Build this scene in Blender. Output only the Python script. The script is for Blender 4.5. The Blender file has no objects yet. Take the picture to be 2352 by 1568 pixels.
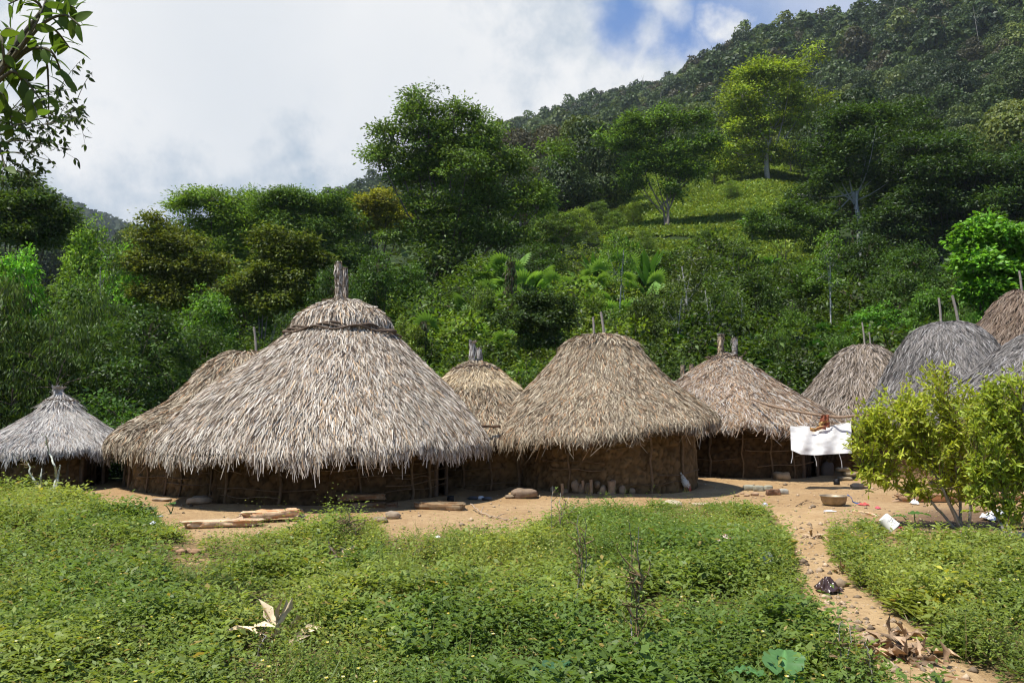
import bpy, math
import numpy as np
PI = math.pi
SC = bpy.context.scene
COL = SC.collection
R = np.random.default_rng(7)

# ------------------------------------------------------------------ camera, sky, sun, exposure
H0, F0 = 1.6, 1800.0
PITCH = math.atan((955 - 784) / F0)
CP, SP = math.cos(PITCH), math.sin(PITCH)
cam_d = bpy.data.cameras.new("camera")
cam = bpy.data.objects.new("camera", cam_d)
COL.objects.link(cam)
cam.location = (0, 0, H0)
cam.rotation_euler = (PI / 2 + PITCH, 0, 0)
cam_d.sensor_width = 36
cam_d.lens = 36 * F0 / 2352
cam_d.clip_start, cam_d.clip_end = 0.1, 8000
SC.camera = cam

SUN_DIR = np.array([-0.34, -0.20, 0.92]); SUN_DIR /= np.linalg.norm(SUN_DIR)
sun_el = math.asin(SUN_DIR[2]); sun_az = math.atan2(SUN_DIR[0], SUN_DIR[1])
sd = bpy.data.lights.new("sun", 'SUN'); sd.energy = 5.0; sd.angle = math.radians(0.55); sd.color = (1, 0.955, 0.88)
so = bpy.data.objects.new("sun", sd); COL.objects.link(so)
so.rotation_euler = (0, 0, 0)
from mathutils import Vector
so.rotation_euler = Vector(SUN_DIR).to_track_quat('Z', 'Y').to_euler()
so.location = (0, 0, 60)
SC.view_settings.view_transform = 'Standard'; SC.view_settings.look = 'None'
SC.view_settings.exposure = 0.48; SC.view_settings.gamma = 1.0
try:
    SC.cycles.use_denoising = True
    SC.cycles.filter_width = 1.15
    SC.cycles.denoiser = 'OPENIMAGEDENOISE'
    SC.cycles.denoising_input_passes = 'RGB_ALBEDO_NORMAL'
    SC.cycles.max_bounces = 6; SC.cycles.diffuse_bounces = 3; SC.cycles.glossy_bounces = 2
    SC.cycles.transmission_bounces = 4; SC.cycles.transparent_max_bounces = 4; SC.cycles.volume_bounces = 1
    SC.cycles.sample_clamp_indirect = 4; SC.cycles.use_adaptive_sampling = True
    SC.cycles.adaptive_threshold = 0.02
    SC.cycles.caustics_reflective = False; SC.cycles.caustics_refractive = False
except Exception as e:
    print(e)

def ray(u, v):
    cx = (u - 1176) / F0; cy = (784 - v) / F0
    return cx, CP - cy * SP, SP + cy * CP
def at(u, v, Y):
    """point whose depth is Y metres, seen where the photograph has it"""
    dx, dy, dz = ray(u, v); t = Y / dy
    return np.array([dx * t, Y, H0 + dz * t])
def gp(u, v, z=0.0):
    """point of the level ground (height z)"""
    dx, dy, dz = ray(u, v); t = (z - H0) / dz
    return np.array([dx * t, dy * t, z])
def proj(x, y, z):
    zz = z - H0
    f = y * CP + zz * SP; up = -y * SP + zz * CP
    f = np.where(f < 0.05, 0.05, f)
    return 1176 + F0 * x / f, 784 - F0 * up / f
def px(Y):
    return Y / F0        # metres per photo unit at depth Y

class NT:
    """tiny helper for node trees"""
    def __init__(s, tree):
        s.t = tree; s.n = tree.nodes; s.l = tree.links; s.n.clear()
    def __call__(s, typ, ins=None, **kw):
        nd = s.n.new(typ)
        for k, v in kw.items(): setattr(nd, k, v)
        for k, v in (ins or {}).items():
            sock = nd.inputs[k]
            if isinstance(v, bpy.types.NodeSocket): s.l.new(v, sock)
            else: sock.default_value = v
        return nd
    def math(s, op, a, b=0.0, c=0.0, clamp=False):
        nd = s('ShaderNodeMath', {0: a, 1: b, 2: c}, operation=op); nd.use_clamp = clamp
        return nd.outputs[0]
    def mrange(s, v, a, b, c=0.0, d=1.0, smooth=True):
        nd = s('ShaderNodeMapRange', {0: v, 1: a, 2: b, 3: c, 4: d})
        nd.interpolation_type = 'SMOOTHSTEP' if smooth else 'LINEAR'
        return nd.outputs[0]
    def mix(s, f, a, b, typ='MIX'):
        nd = s('ShaderNodeMix', {}, data_type='RGBA', blend_type=typ)
        for i, v in ((0, f), (6, a), (7, b)):
            if isinstance(v, bpy.types.NodeSocket): s.l.new(v, nd.inputs[i])
            else: nd.inputs[i].default_value = v if i == 0 or len(v) == 4 else (*v, 1)
        return nd.outputs[2]
    def noise(s, vec, scale, detail=4, rough=0.55, out=0, dist=0.0):
        nd = s('ShaderNodeTexNoise', {'Scale': scale, 'Detail': detail, 'Roughness': rough, 'Distortion': dist})
        if vec is not None: s.l.new(vec, nd.inputs['Vector'])
        return nd.outputs[out]

W = bpy.data.worlds.new("World"); SC.world = W; W.use_nodes = True
n = NT(W.node_tree)
sky = n('ShaderNodeTexSky'); sky.sky_type = 'NISHITA'; sky.sun_disc = False
sky.sun_elevation = sun_el; sky.sun_rotation = sun_az; sky.altitude = 900; sky.air_density = 1.0; sky.dust_density = 0.6; sky.ozone_density = 2.0
tc = n('ShaderNodeTexCoord').outputs['Generated']
wob = n.noise(tc, 5.0, 6, 0.62, out=1)
wv = n('ShaderNodeVectorMath', {0: wob, 1: (0.5, 0.5, 0.5)}, operation='SUBTRACT').outputs[0]
wv = n('ShaderNodeVectorMath', {0: wv, 3: 0.16}, operation='SCALE').outputs[0]
dp = n('ShaderNodeVectorMath', {0: tc, 1: wv}, operation='ADD').outputs[0]
def blob(u, v, r0, r1, sx=1.0):
    d = np.array(ray(u, v)); d /= np.linalg.norm(d)
    df = n('ShaderNodeVectorMath', {0: dp, 1: tuple(d)}, operation='SUBTRACT').outputs[0]
    df = n('ShaderNodeVectorMath', {0: df, 1: (sx, 1, 1)}, operation='MULTIPLY').outputs[0]
    ln = n('ShaderNodeVectorMath', {0: df}, operation='LENGTH').outputs[1]
    return n.mrange(ln, r0, r1, 1.0, 0.0)
sep = n('ShaderNodeSeparateXYZ', {0: dp})
# cloud bank ahead and west, unseen sky elsewhere darkened blue to cut fill light
hole = n.math('MAXIMUM', blob(1765, -25, 0.05, 0.12, 0.75), blob(1478, 45, 0.01, 0.062, 1.1))
hole = n.math('MAXIMUM', hole, n.math('MAXIMUM', blob(1600, 112, 0.01, 0.05, 0.8), blob(2080, -80, 0.08, 0.2, 0.7)))
puff = n.math('MAXIMUM', blob(1568, 18, 0.0, 0.062, 1.2), blob(1690, 66, 0.005, 0.038))
puff = n.math('MAXIMUM', puff, n.math('MULTIPLY', blob(1990, -30, 0.02, 0.13, .5), 0.5))
cover = n.math('SUBTRACT', 1.0, n.math('MULTIPLY', hole, 0.93))
cover = n.math('MAXIMUM', cover, puff)
back = n.mrange(sep.outputs[1], 0.42, 0.70)
top = n.mrange(sep.outputs[2], 0.52, 0.66, 1.0, 0.0)
bn = n.mrange(n.noise(tc, 2.6, 6, 0.6), 0.5, 0.62)
region = n.math('MULTIPLY', back, top)
cover = n.math('MULTIPLY', cover, n.math('MAXIMUM', region, n.math('MULTIPLY', bn, 0.4)))
sh = n.noise(tc, 2.1, 5, 0.5, dist=0.4)
sh2 = n.noise(tc, 6.5, 6, 0.6)
shm = n.math('ADD', n.math('MULTIPLY', sh, 0.55), n.math('ADD', n.math('MULTIPLY', sh2, 0.33), n.math('MULTIPLY', n.noise(tc, 15, 5, 0.65), 0.12)))
greyd = n.math('MAXIMUM', blob(560, 240, 0.02, 0.30, 1.5), n.math('MULTIPLY', blob(900, 330, 0.02, 0.26, 1.2), 0.8))
shm = n.math('SUBTRACT', n.mrange(shm, 0.43, 0.545), n.math('MULTIPLY', greyd, 0.32), clamp=True)
ccol = n.mix(shm, (3.45, 4.1, 4.85, 1), (6.6, 6.65, 6.7, 1))
deep = n.mix(0.72, sky.outputs[0], (0.75, 1.95, 4.9, 1))
n('ShaderNodeOutputWorld', {0: n('ShaderNodeBackground', {0: n.mix(cover, deep, ccol), 1: 0.1}).outputs[0]})

# ------------------------------------------------------------------ mesh tools
class G:
    def __init__(s): s.V = []; s.C = []; s.F = {3: [], 4: []}; s.M = {3: [], 4: []}; s.n = 0
    def add(s, V, F, col=(1, 1, 1), mi=0):
        V = np.asarray(V, dtype=np.float32).reshape(-1, 3); F = np.asarray(F, dtype=np.int64)
        if not len(V): return
        c = np.asarray(col, dtype=np.float32)
        if c.ndim == 1: c = np.tile(c, (len(V), 1))
        elif len(c) != len(V): c = np.repeat(c, len(V) // len(c), axis=0)
        s.V.append(V); s.C.append(c)
        k = F.shape[1]; s.F[k].append(F + s.n); s.M[k].append(np.full(len(F), mi, dtype=np.int32)); s.n += len(V)
    def build(s, name, mats, parent=None, smooth=True, loc=None):
        V = np.concatenate(s.V) if s.V else np.zeros((0, 3), np.float32)
        if loc is not None: V = V - np.asarray(loc, dtype=np.float32)
        me = bpy.data.meshes.new(name)
        q = np.concatenate(s.F[4]) if s.F[4] else np.zeros((0, 4), np.int64)
        t = np.concatenate(s.F[3]) if s.F[3] else np.zeros((0, 3), np.int64)
        nl = q.size + t.size; nf = len(q) + len(t)
        me.vertices.add(len(V)); me.vertices.foreach_set('co', V.ravel())
        me.loops.add(nl); me.loops.foreach_set('vertex_index', np.concatenate([q.ravel(), t.ravel()]).astype(np.int32))
        me.polygons.add(nf)
        st = np.concatenate([np.arange(len(q)) * 4, q.size + np.arange(len(t)) * 3]).astype(np.int32)
        me.polygons.foreach_set('loop_start', st)
        try: me.polygons.foreach_set('loop_total', np.concatenate([np.full(len(q), 4), np.full(len(t), 3)]).astype(np.int32))
        except Exception: pass
        mi = np.concatenate([*(s.M[4] or []), *(s.M[3] or [])]) if nf else np.zeros(0, np.int32)
        if not isinstance(mats, (list, tuple)): mats = [mats]
        for m in mats: me.materials.append(m)
        me.polygons.foreach_set('material_index', mi.astype(np.int32))
        if smooth: me.polygons.foreach_set('use_smooth', np.ones(nf, dtype=bool))
        me.update(calc_edges=True)
        a = me.color_attributes.new('Col', 'FLOAT_COLOR', 'POINT')
        C = np.concatenate(s.C); a.data.foreach_set('color', np.hstack([C, np.ones((len(C), 1), np.float32)]).astype(np.float32).ravel())
        o = bpy.data.objects.new(name, me); COL.objects.link(o)
        if loc is not None and parent is None: o.location = loc
        if parent is not None: o.parent = parent
        return o

def tag(o, label=None, cat=None, group=None, kind=None):
    if label: o['label'] = label
    if cat: o['category'] = cat
    if group: o['group'] = group
    if kind: o['kind'] = kind
    return o
def empty(name, loc, label=None, cat=None, group=None, rz=0):
    o = bpy.data.objects.new(name, None); COL.objects.link(o); o.location = tuple(float(c) for c in loc); o.rotation_euler = (0, 0, rz)
    o.empty_display_size = 0.2
    return tag(o, label, cat, group)
def copy_tree(root, loc, rz, sc, color=None, label=None, group=None):
    c = root.copy(); COL.objects.link(c); c.location = tuple(float(k) for k in loc); c.rotation_euler = (0, 0, rz); c.scale = sc
    if label: c['label'] = label
    if group: c['group'] = group
    if color is not None: c.color = (*color, 1)
    for ch in root.children:
        d = ch.copy(); COL.objects.link(d); d.parent = c
        if color is not None and not d.name.startswith('trunk'): d.color = (*color, 1)
    return c

def _h(ix, iy, seed):
    h = (ix * 374761393 + iy * 668265263 + seed * 144665) & 0x7fffffff
    h = ((h ^ (h >> 13)) * 1274126177) & 0x7fffffff
    return ((h ^ (h >> 16)) & 0xffff) / 65535.0
def noise2(x, y, seed=0):
    x = np.asarray(x, float); y = np.asarray(y, float)
    ix = np.floor(x).astype(np.int64); iy = np.floor(y).astype(np.int64)
    fx = x - ix; fy = y - iy; fx = fx * fx * (3 - 2 * fx); fy = fy * fy * (3 - 2 * fy)
    a = _h(ix, iy, seed); b = _h(ix + 1, iy, seed); c = _h(ix, iy + 1, seed); d = _h(ix + 1, iy + 1, seed)
    return (a * (1 - fx) + b * fx) * (1 - fy) + (c * (1 - fx) + d * fx) * fy
def fbm(x, y, seed=0, o=4):
    s = 0; a = 0.5; t = 0
    for k in range(o):
        s = s + a * noise2(np.asarray(x) * 2 ** k, np.asarray(y) * 2 ** k, seed + k * 17); t += a; a *= 0.5
    return s / t

def nrm(a): return a / np.maximum(np.linalg.norm(a, axis=-1, keepdims=True), 1e-9)
def tube(pts, rad, k=6, cap=True):
    pts = np.asarray(pts, float); m = len(pts); rad = np.broadcast_to(np.asarray(rad, float), (m,))
    T = np.gradient(pts, axis=0); T = nrm(T)
    ref = np.array([0.13, 0.31, 0.94]) if abs(T[0, 2]) < 0.9 else np.array([1.0, 0.2, 0.1])
    A = nrm(np.cross(T, ref)); B = np.cross(T, A)
    an = np.linspace(0, 2 * PI, k, endpoint=False)
    V = pts[:, None, :] + rad[:, None, None] * (np.cos(an)[None, :, None] * A[:, None, :] + np.sin(an)[None, :, None] * B[:, None, :])
    V = V.reshape(-1, 3)
    i = np.arange(m - 1)[:, None] * k; j = np.arange(k)[None, :]; j2 = (j + 1) % k
    F = np.stack([i + j, i + j2, i + k + j2, i + k + j], -1).reshape(-1, 4)
    return V, F
def bez(a, b, bend, m=6):
    a = np.asarray(a, float); b = np.asarray(b, float); t = np.linspace(0, 1, m)[:, None]
    return a * (1 - t) + b * t + np.asarray(bend) * (4 * t * (1 - t))
def addtube(g, pts, rad, k=6, col=(1, 1, 1), mi=0):
    V, F = tube(pts, rad, k); g.add(V, F, col, mi)
    m = len(pts); nv = len(V)
    # end caps as fans
    pts = np.asarray(pts, float)
    for e, base in ((0, 0), (m - 1, (m - 1) * k)):
        ring = V[base:base + k]
        Vc = np.vstack([ring, pts[e][None]])
        Fc = np.array([[i, (i + 1) % k, k] for i in range(k)])
        g.add(Vc, Fc, col, mi)

RH_F = np.array([[0, 1, 2, 3]])
def leaves(g, P, D, N, L, Wd, col, fold=0.18, droop=0.12, mi=0):
    """leaf-sized folded blades, one quad each"""
    P = np.asarray(P); D = nrm(D); S = nrm(np.cross(D, N)); N = np.cross(S, D)
    L = np.broadcast_to(L, (len(P),))[:, None]; Wd = np.broadcast_to(Wd, (len(P),))[:, None]
    mid = P + D * L * 0.42
    V = np.stack([P, mid + S * Wd / 2 + N * Wd * fold, P + D * L - N * L * droop, mid - S * Wd / 2 + N * Wd * fold], 1)
    F = np.arange(len(P))[:, None] * 4 + RH_F
    g.add(V.reshape(-1, 3), F, np.repeat(col, 4, axis=0) if np.ndim(col) == 2 else col, mi)
def bigleaves(g, P, D, N, L, Wd, col, prof=((0, .05), (.18, .7), (.42, 1.0), (.7, .72), (.9, .28), (1, .02)), fold=.15, droop=.15, mi=0):
    """leaf blades with a curved outline and midrib"""
    P = np.asarray(P, float); D = nrm(np.asarray(D, float)); S = nrm(np.cross(D, N)); N = np.cross(S, D)
    L = np.broadcast_to(L, (len(P),))[:, None]; Wd = np.broadcast_to(Wd, (len(P),))[:, None]
    rows = []
    for t, w in prof:
        m = P + D * L * t - N * L * droop * t * t
        rows += [m + S * Wd / 2 * w + N * Wd * fold * w, m, m - S * Wd / 2 * w + N * Wd * fold * w]
    V = np.stack(rows, 1); k = len(prof); nv = 3 * k
    f = []
    for r in range(k - 1):
        a = 3 * r; f += [[a, a + 1, a + 4, a + 3], [a + 1, a + 2, a + 5, a + 4]]
    F = (np.arange(len(P))[:, None, None] * nv + np.array(f)[None]).reshape(-1, 4)
    g.add(V.reshape(-1, 3), F, np.repeat(col, nv, axis=0) if np.ndim(col) == 2 else col, mi)

def rdir(rng, m, up=0.0, flat=1.0):
    d = rng.normal(size=(m, 3)); d[:, 2] = d[:, 2] * flat + up
    return nrm(d)

# ------------------------------------------------------------------ materials
def new_mat(name):
    m = bpy.data.materials.new(name); m.use_nodes = True
    return m, NT(m.node_tree)
def mat_foliage(name, trans=0.35, gloss=0.06, rough=0.35, gain=1.0):
    m, n = new_mat(name)
    a = n('ShaderNodeAttribute', attribute_name='Col').outputs['Color']
    oc = n('ShaderNodeObjectInfo').outputs['Color']
    c = n.mix(1.0, a, oc, 'MULTIPLY')
    tcol = n.mix(1.0, c, (1.5 * gain, 1.45 * gain, 0.7 * gain, 1), 'MULTIPLY')
    d = n('ShaderNodeBsdfDiffuse', {0: c}).outputs[0]
    t = n('ShaderNodeBsdfTranslucent', {0: tcol}).outputs[0]
    s = n('ShaderNodeMixShader', {0: trans, 1: d, 2: t}).outputs[0]
    gl = n('ShaderNodeBsdfGlossy', {0: (0.9, 0.95, 0.9, 1), 1: rough}).outputs[0]
    s = n('ShaderNodeMixShader', {0: gloss, 1: s, 2: gl}).outputs[0]
    n('ShaderNodeOutputMaterial', {0: s}); return m
def mat_vc(name, rough=0.85, spec=0.2, nscale=0, namp=0.25, bump=0.0, bscale=30, use_obj=False, metallic=0.0, lac=None):
    """own colour of the vertices, broken up by noise"""
    m, n = new_mat(name)
    c = n('ShaderNodeAttribute', attribute_name='Col').outputs['Color']
    if use_obj: c = n.mix(1.0, c, n('ShaderNodeObjectInfo').outputs['Color'], 'MULTIPLY')
    tcv = n('ShaderNodeTexCoord').outputs['Object']
    if nscale:
        f = n.mrange(n.noise(tcv, nscale, 6, 0.65), 0.3, 0.7, 1 - namp, 1 + namp, False)
        v = n('ShaderNodeVectorMath', {0: c, 3: f}, operation='SCALE').outputs[0]; c = v
    b = n('ShaderNodeBsdfPrincipled', {'Base Color': c, 'Roughness': rough, 'Specular IOR Level': spec, 'Metallic': metallic})
    if bump:
        bp = n('ShaderNodeBump', {'Strength': 1.0, 'Distance': bump, 'Height': n.noise(tcv, bscale, 5, 0.6)})
        n.l.new(bp.outputs[0], b.inputs['Normal'])
    n('ShaderNodeOutputMaterial', {0: b.outputs[0]}); return m

M_LEAF = mat_foliage('leaf', 0.36, 0.022, 0.5)
M_WEED = mat_foliage('weed_leaf', 0.40, 0.02, 0.5)
M_FAR = mat_foliage('canopy_leaf', 0.25, 0.02, 0.5)
M_BARK = mat_vc('bark', 0.85, 0.2, 9, 0.4, 0.01, 14)
M_THATCH = mat_vc('thatch', 0.62, 0.25, 3, 0.14)
M_THATCHIN = mat_vc('thatch_under', 0.95, 0.05, 8, 0.3)
M_MUD = mat_vc('mud_daub', 0.95, 0.08, 5, 0.25, 0.02, 16)
M_WOOD = mat_vc('weathered_wood', 0.8, 0.2, 12, 0.3, 0.006, 30)
M_STONE = mat_vc('stone', 0.9, 0.2, 7, 0.25, 0.01, 22)
M_CLOTH = mat_vc('cloth', 0.9, 0.1, 6, 0.05)
M_PLASTIC = mat_vc('plastic', 0.35, 0.5, 8, 0.1)
M_BAG = mat_vc('plastic_film', 0.25, 0.6, 8, 0.1)
M_METAL = mat_vc('dull_metal', 0.5, 0.5, 10, 0.3, metallic=0.55)
M_DRY = mat_vc('dry_leaf', 0.8, 0.2, 20, 0.3)

# ------------------------------------------------------------------ terrain
UC = np.array([-600, 0, 400, 800, 1176, 1500, 1750, 2000, 2352, 3000], float)
RT = np.array([30, 45, 65, 90, 125, 160, 230, 330, 450, 650, 1000, 1500, 2600], float)
VT = np.array([
 [1040, 1040, 1035, 1030, 1010, 1010, 1010, 1005, 990, 980],
 [935, 930, 920, 890, 850, 850, 850, 850, 830, 810],
 [830, 800, 790, 740, 670, 675, 700, 710, 700, 700],
 [760, 740, 720, 660, 580, 560, 570, 600, 600, 600],
 [740, 720, 690, 620, 520, 470, 430, 480, 480, 480],
 [740, 720, 690, 600, 480, 415, 390, 420, 420, 420],
 [730, 720, 680, 580, 450, 390, 350, 330, 300, 300],
 [700, 700, 650, 550, 400, 320, 240, 190, 130, 100],
 [670, 660, 620, 510, 350, 262, 95, 42, -50, -100],
 [620, 600, 590, 462, 300, 222, 150, 100, 40, 0],
 [560, 560, 570, 490, 340, 260, 200, 150, 100, 100],
 [470, 425, 560, 560, 400, 300, 250, 200, 150, 150],
 [650, 650, 650, 650, 500, 400, 350, 300, 250, 250]], float)
VT[11, 0] = 470; VT[11, 1] = 428; VT[11, 2] = 572
AZ = np.arctan2((UC - 1176) / F0, CP - (784 - 500) / F0 * SP)
_dx, _dy, _dz = ray(UC[None, :], VT)
ZT = H0 + _dz / np.hypot(_dx, _dy) * RT[:, None]
def far_z(x, y):
    r = np.hypot(x, y); a = np.arctan2(x, y)
    ac = np.clip(np.abs(a), 0, 0.95) * np.sign(a)
    ia = np.clip(np.searchsorted(AZ, ac) - 1, 0, len(AZ) - 2)
    fa = np.clip((ac - AZ[ia]) / (AZ[ia + 1] - AZ[ia]), 0, 1); fa = fa * fa * (3 - 2 * fa) * .5 + fa * .5
    lr = np.log(np.maximum(r, 1)); LR = np.log(RT)
    ir = np.clip(np.searchsorted(LR, lr) - 1, 0, len(RT) - 2)
    fr = np.clip((r - RT[ir]) / (RT[ir + 1] - RT[ir]), 0, 1)
    z = (ZT[ir, ia] * (1 - fa) + ZT[ir, ia + 1] * fa) * (1 - fr) + (ZT[ir + 1, ia] * (1 - fa) + ZT[ir + 1, ia + 1] * fa) * fr
    near = ZT[0, ia] * (1 - fa) + ZT[0, ia + 1] * fa
    t = np.clip((r - 24.5) / 5.5, 0, 1)
    z = np.where(r < 30, near * t * t, z)
    amp = np.clip((r - 40) / 200, 0, 1) * 9
    z = z + amp * (fbm(x / 60, y / 60, 3) - 0.5) * 1.6
    back = np.clip((np.abs(a) - 1.0) / 0.5, 0, 1)
    return z * (1 - back) + back * np.clip(r - 60, 0, 400) * 0.05

# huts: centre u, depth, list of (v, half width) down the side outline
HUTS = {}
def hutc(u, Y, v=1000):
    p = at(u, v, Y); return p[0], Y
HUT_XY = {'big': hutc(768, 16.3), 'mid': hutc(1390, 17.8), 'leftback': hutc(563, 19.5), 'left': hutc(108, 18.5), 'midback': hutc(1093, 18.7),
          'right': hutc(1683, 22.0), 'farbrown': hutc(1990, 24.5), 'dome': hutc(2185, 20.9), 'tall': hutc(2372, 25.5), 'edge': hutc(2440, 17.0), 'far': hutc(1578, 27.5)}
HUT_RW = {'big': 2.32, 'mid': 1.98, 'leftback': 2.6, 'left': 1.3, 'midback': 1.95, 'right': 2.25, 'farbrown': 1.9, 'dome': 1.8, 'tall': 2.2, 'edge': 2.1, 'far': 1.2}
def tz(x, y):
    x = np.asarray(x, float); y = np.asarray(y, float)
    r = np.hypot(x, y)
    z = np.asarray(far_z(x, y))
    z = z + 0.05 * (fbm(x / 1.6, y / 1.6, 11) - 0.5) * np.clip((r - 2) / 3, 0, 1)
    z = z - 0.13 * np.exp(-(((x + 6.6) / 2.2) ** 2 + ((y - 16.5) / 2.0) ** 2))
    for k, (cx, cy) in HUT_XY.items():
        d = np.hypot(x - cx, y - cy) - HUT_RW[k]
        z = z + (0.07 if k in ('mid', 'right', 'big') else 0.03) * np.exp(-((d - 0.25) / 0.28) ** 2) * (0.7 + 0.6 * fbm(x * 1.5, y * 1.5, 5))
    return z
def tzf(x, y): return float(tz(np.array([x]), np.array([y]))[0])
def gpt(u, v, dz=0.0):
    """point of the modelled ground seen at (u, v)"""
    z = 0.0
    for _ in range(6):
        p = gp(u, v, z); z = tzf(p[0], p[1])
    p = gp(u, v, z); p[2] += dz; return p

# where the weeds grow, where the yard and path stay bare
BU = [-900, 0, 90, 200, 260, 330, 400, 440, 560, 700, 760, 850, 900, 1000, 1180, 1250, 1310, 1500, 1800, 1830, 1870, 1900, 2000, 2050, 2120, 2352, 3200]
BV = [1108, 1114, 1124, 1148, 1174, 1188, 1222, 1246, 1246, 1242, 1218, 1216, 1240, 1238, 1226, 1206, 1186, 1172, 1176, 1194, 1204, 1206, 1214, 1240, 1250, 1256, 1250]
PV = [1150, 1180, 1200, 1260, 1310, 1350, 1400, 1450, 1500, 1568, 1700, 2000]
PU = [1800, 1840, 1842, 1858, 1872, 1905, 1950, 2005, 2055, 2150, 2360, 2800]
PW = [88, 66, 54, 48, 54, 66, 80, 96, 114, 138, 170, 220]
def cover(x, y):
    """0 bare .. 1 densely grown"""
    u, v = proj(x, y, 0 * x)
    j = (fbm(x * 1.3, y * 1.3, 21) - 0.5) * 26 + (fbm(x * 5, y * 5, 22) - 0.5) * 14
    c = np.clip((v - np.interp(u, BU, BV) + j + 8) / 34, 0, 1)
    w = np.interp(v, PV, PW) * (0.85 + 0.5 * (fbm(x * 2.2, y * 2.2, 31) - 0.4))
    p = np.clip((np.abs(u - np.interp(v, PV, PU)) - w) / np.maximum(w * 0.6, 8), 0, 1)
    p = np.where(v < 1150, 1, p)
    c = c * p
    for bu, bv, ru, rv in ((440, 1287, 60, 13), (800, 1280, 30, 8), (1320, 1425, 60, 9), (1775, 1500, 90, 10), (2260, 1395, 60, 10), (620, 1525, 44, 16), (1664, 1306, 34, 12), (1755, 1352, 30, 12), (2052, 1262, 44, 18), (2300, 1392, 34, 14), (1770, 1600, 90, 40), (1250, 1590, 70, 34), (1903, 1380, 60, 14), (790, 1305, 40, 14)):
        e = np.hypot((u - bu) / ru, (v - bv) / rv); c = c * np.clip((e - 0.55) / 0.5, 0.12, 1)
    c = np.where(y < 1.0, 0.8, c)
    return c

def build_ground():
    a1 = np.linspace(-1.0, 1.0, 520); a2 = np.linspace(1.0, 2 * PI - 1.0, 70)[1:-1]
    A = np.concatenate([a1, a2]); na = len(A)
    rr = [0.3]
    while rr[-1] < 2600: rr.append(rr[-1] + max(0.03, min(rr[-1] * 0.012 + 0.0, 60)) if rr[-1] < 30 else rr[-1] * 1.022)
    RR = np.array(rr); nr = len(RR)
    X = RR[:, None] * np.sin(A)[None]; Y = RR[:, None] * np.cos(A)[None]
    Z = tz(X, Y)
    cv = cover(X, Y)
    hill = np.clip((RR[:, None] - np.where(X < -4.5, 19.5, 24)) / 3.5, 0, 1)
    C = np.zeros((nr, na, 3), np.float32); C[..., 0] = cv; C[..., 1] = hill
    u, v = proj(X, Y, 0 * X)
    under = np.exp(-(((u - 2200) / 150) ** 2 + ((v - 1195) / 30) ** 2) ** 2)  # shade beneath the bush painted as a darker ground patch
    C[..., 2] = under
    i = np.arange(nr - 1)[:, None] * na; j = np.arange(na)[None]; j2 = (j + 1) % na
    F = np.stack([i + j, i + na + j, i + na + j2, i + j2], -1).reshape(-1, 4)
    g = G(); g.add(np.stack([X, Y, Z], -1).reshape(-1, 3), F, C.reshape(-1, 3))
    m, n = new_mat('earth')
    at_ = n('ShaderNodeAttribute', attribute_name='Col'); sp = n('ShaderNodeSeparateColor', {0: at_.outputs['Color']})
    co = n('ShaderNodeTexCoord').outputs['Object']
    f1 = n.mrange(n.noise(co, 0.55, 6, 0.6), 0.35, 0.65); f2 = n.mrange(n.noise(co, 7, 8, 0.7), 0.35, 0.68); f3 = n.mrange(n.noise(co, 55, 4, 0.7), 0.52, 0.64)
    dirt = n.mix(f1, (0.40, 0.262, 0.126), (0.48, 0.335, 0.176))
    dirt = n.mix(n.math('MULTIPLY', f2, 0.55), dirt, (0.25, 0.145, 0.075))
    dirt = n.mix(n.math('MULTIPLY', f3, 0.55), dirt, (0.17, 0.10, 0.055))
    soil = n.mix(f2, (0.10, 0.075, 0.035), (0.16, 0.12, 0.055))
    hillc = n.mix(f2, (0.022, 0.035, 0.012), (0.04, 0.06, 0.018))
    bush_shade = n.mix(f2, (0.12, 0.075, 0.045), (0.19, 0.125, 0.075))
    c = n.mix(sp.outputs[2], dirt, bush_shade); c = n.mix(sp.outputs[0], c, soil); c = n.mix(sp.outputs[1], c, hillc)
    b = n('ShaderNodeBsdfPrincipled', {'Base Color': c, 'Roughness': 0.95, 'Specular IOR Level': 0.1})
    hh = n.math('ADD', n.noise(co, 9, 8, 0.7), n.math('MULTIPLY', n.noise(co, 40, 3, 0.6), 0.35))
    n.l.new(n('ShaderNodeBump', {'Strength': 1.0, 'Distance': 0.045, 'Height': hh}).outputs[0], b.inputs['Normal'])
    n('ShaderNodeOutputMaterial', {0: b.outputs[0]})
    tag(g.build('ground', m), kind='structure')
build_ground()

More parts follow.
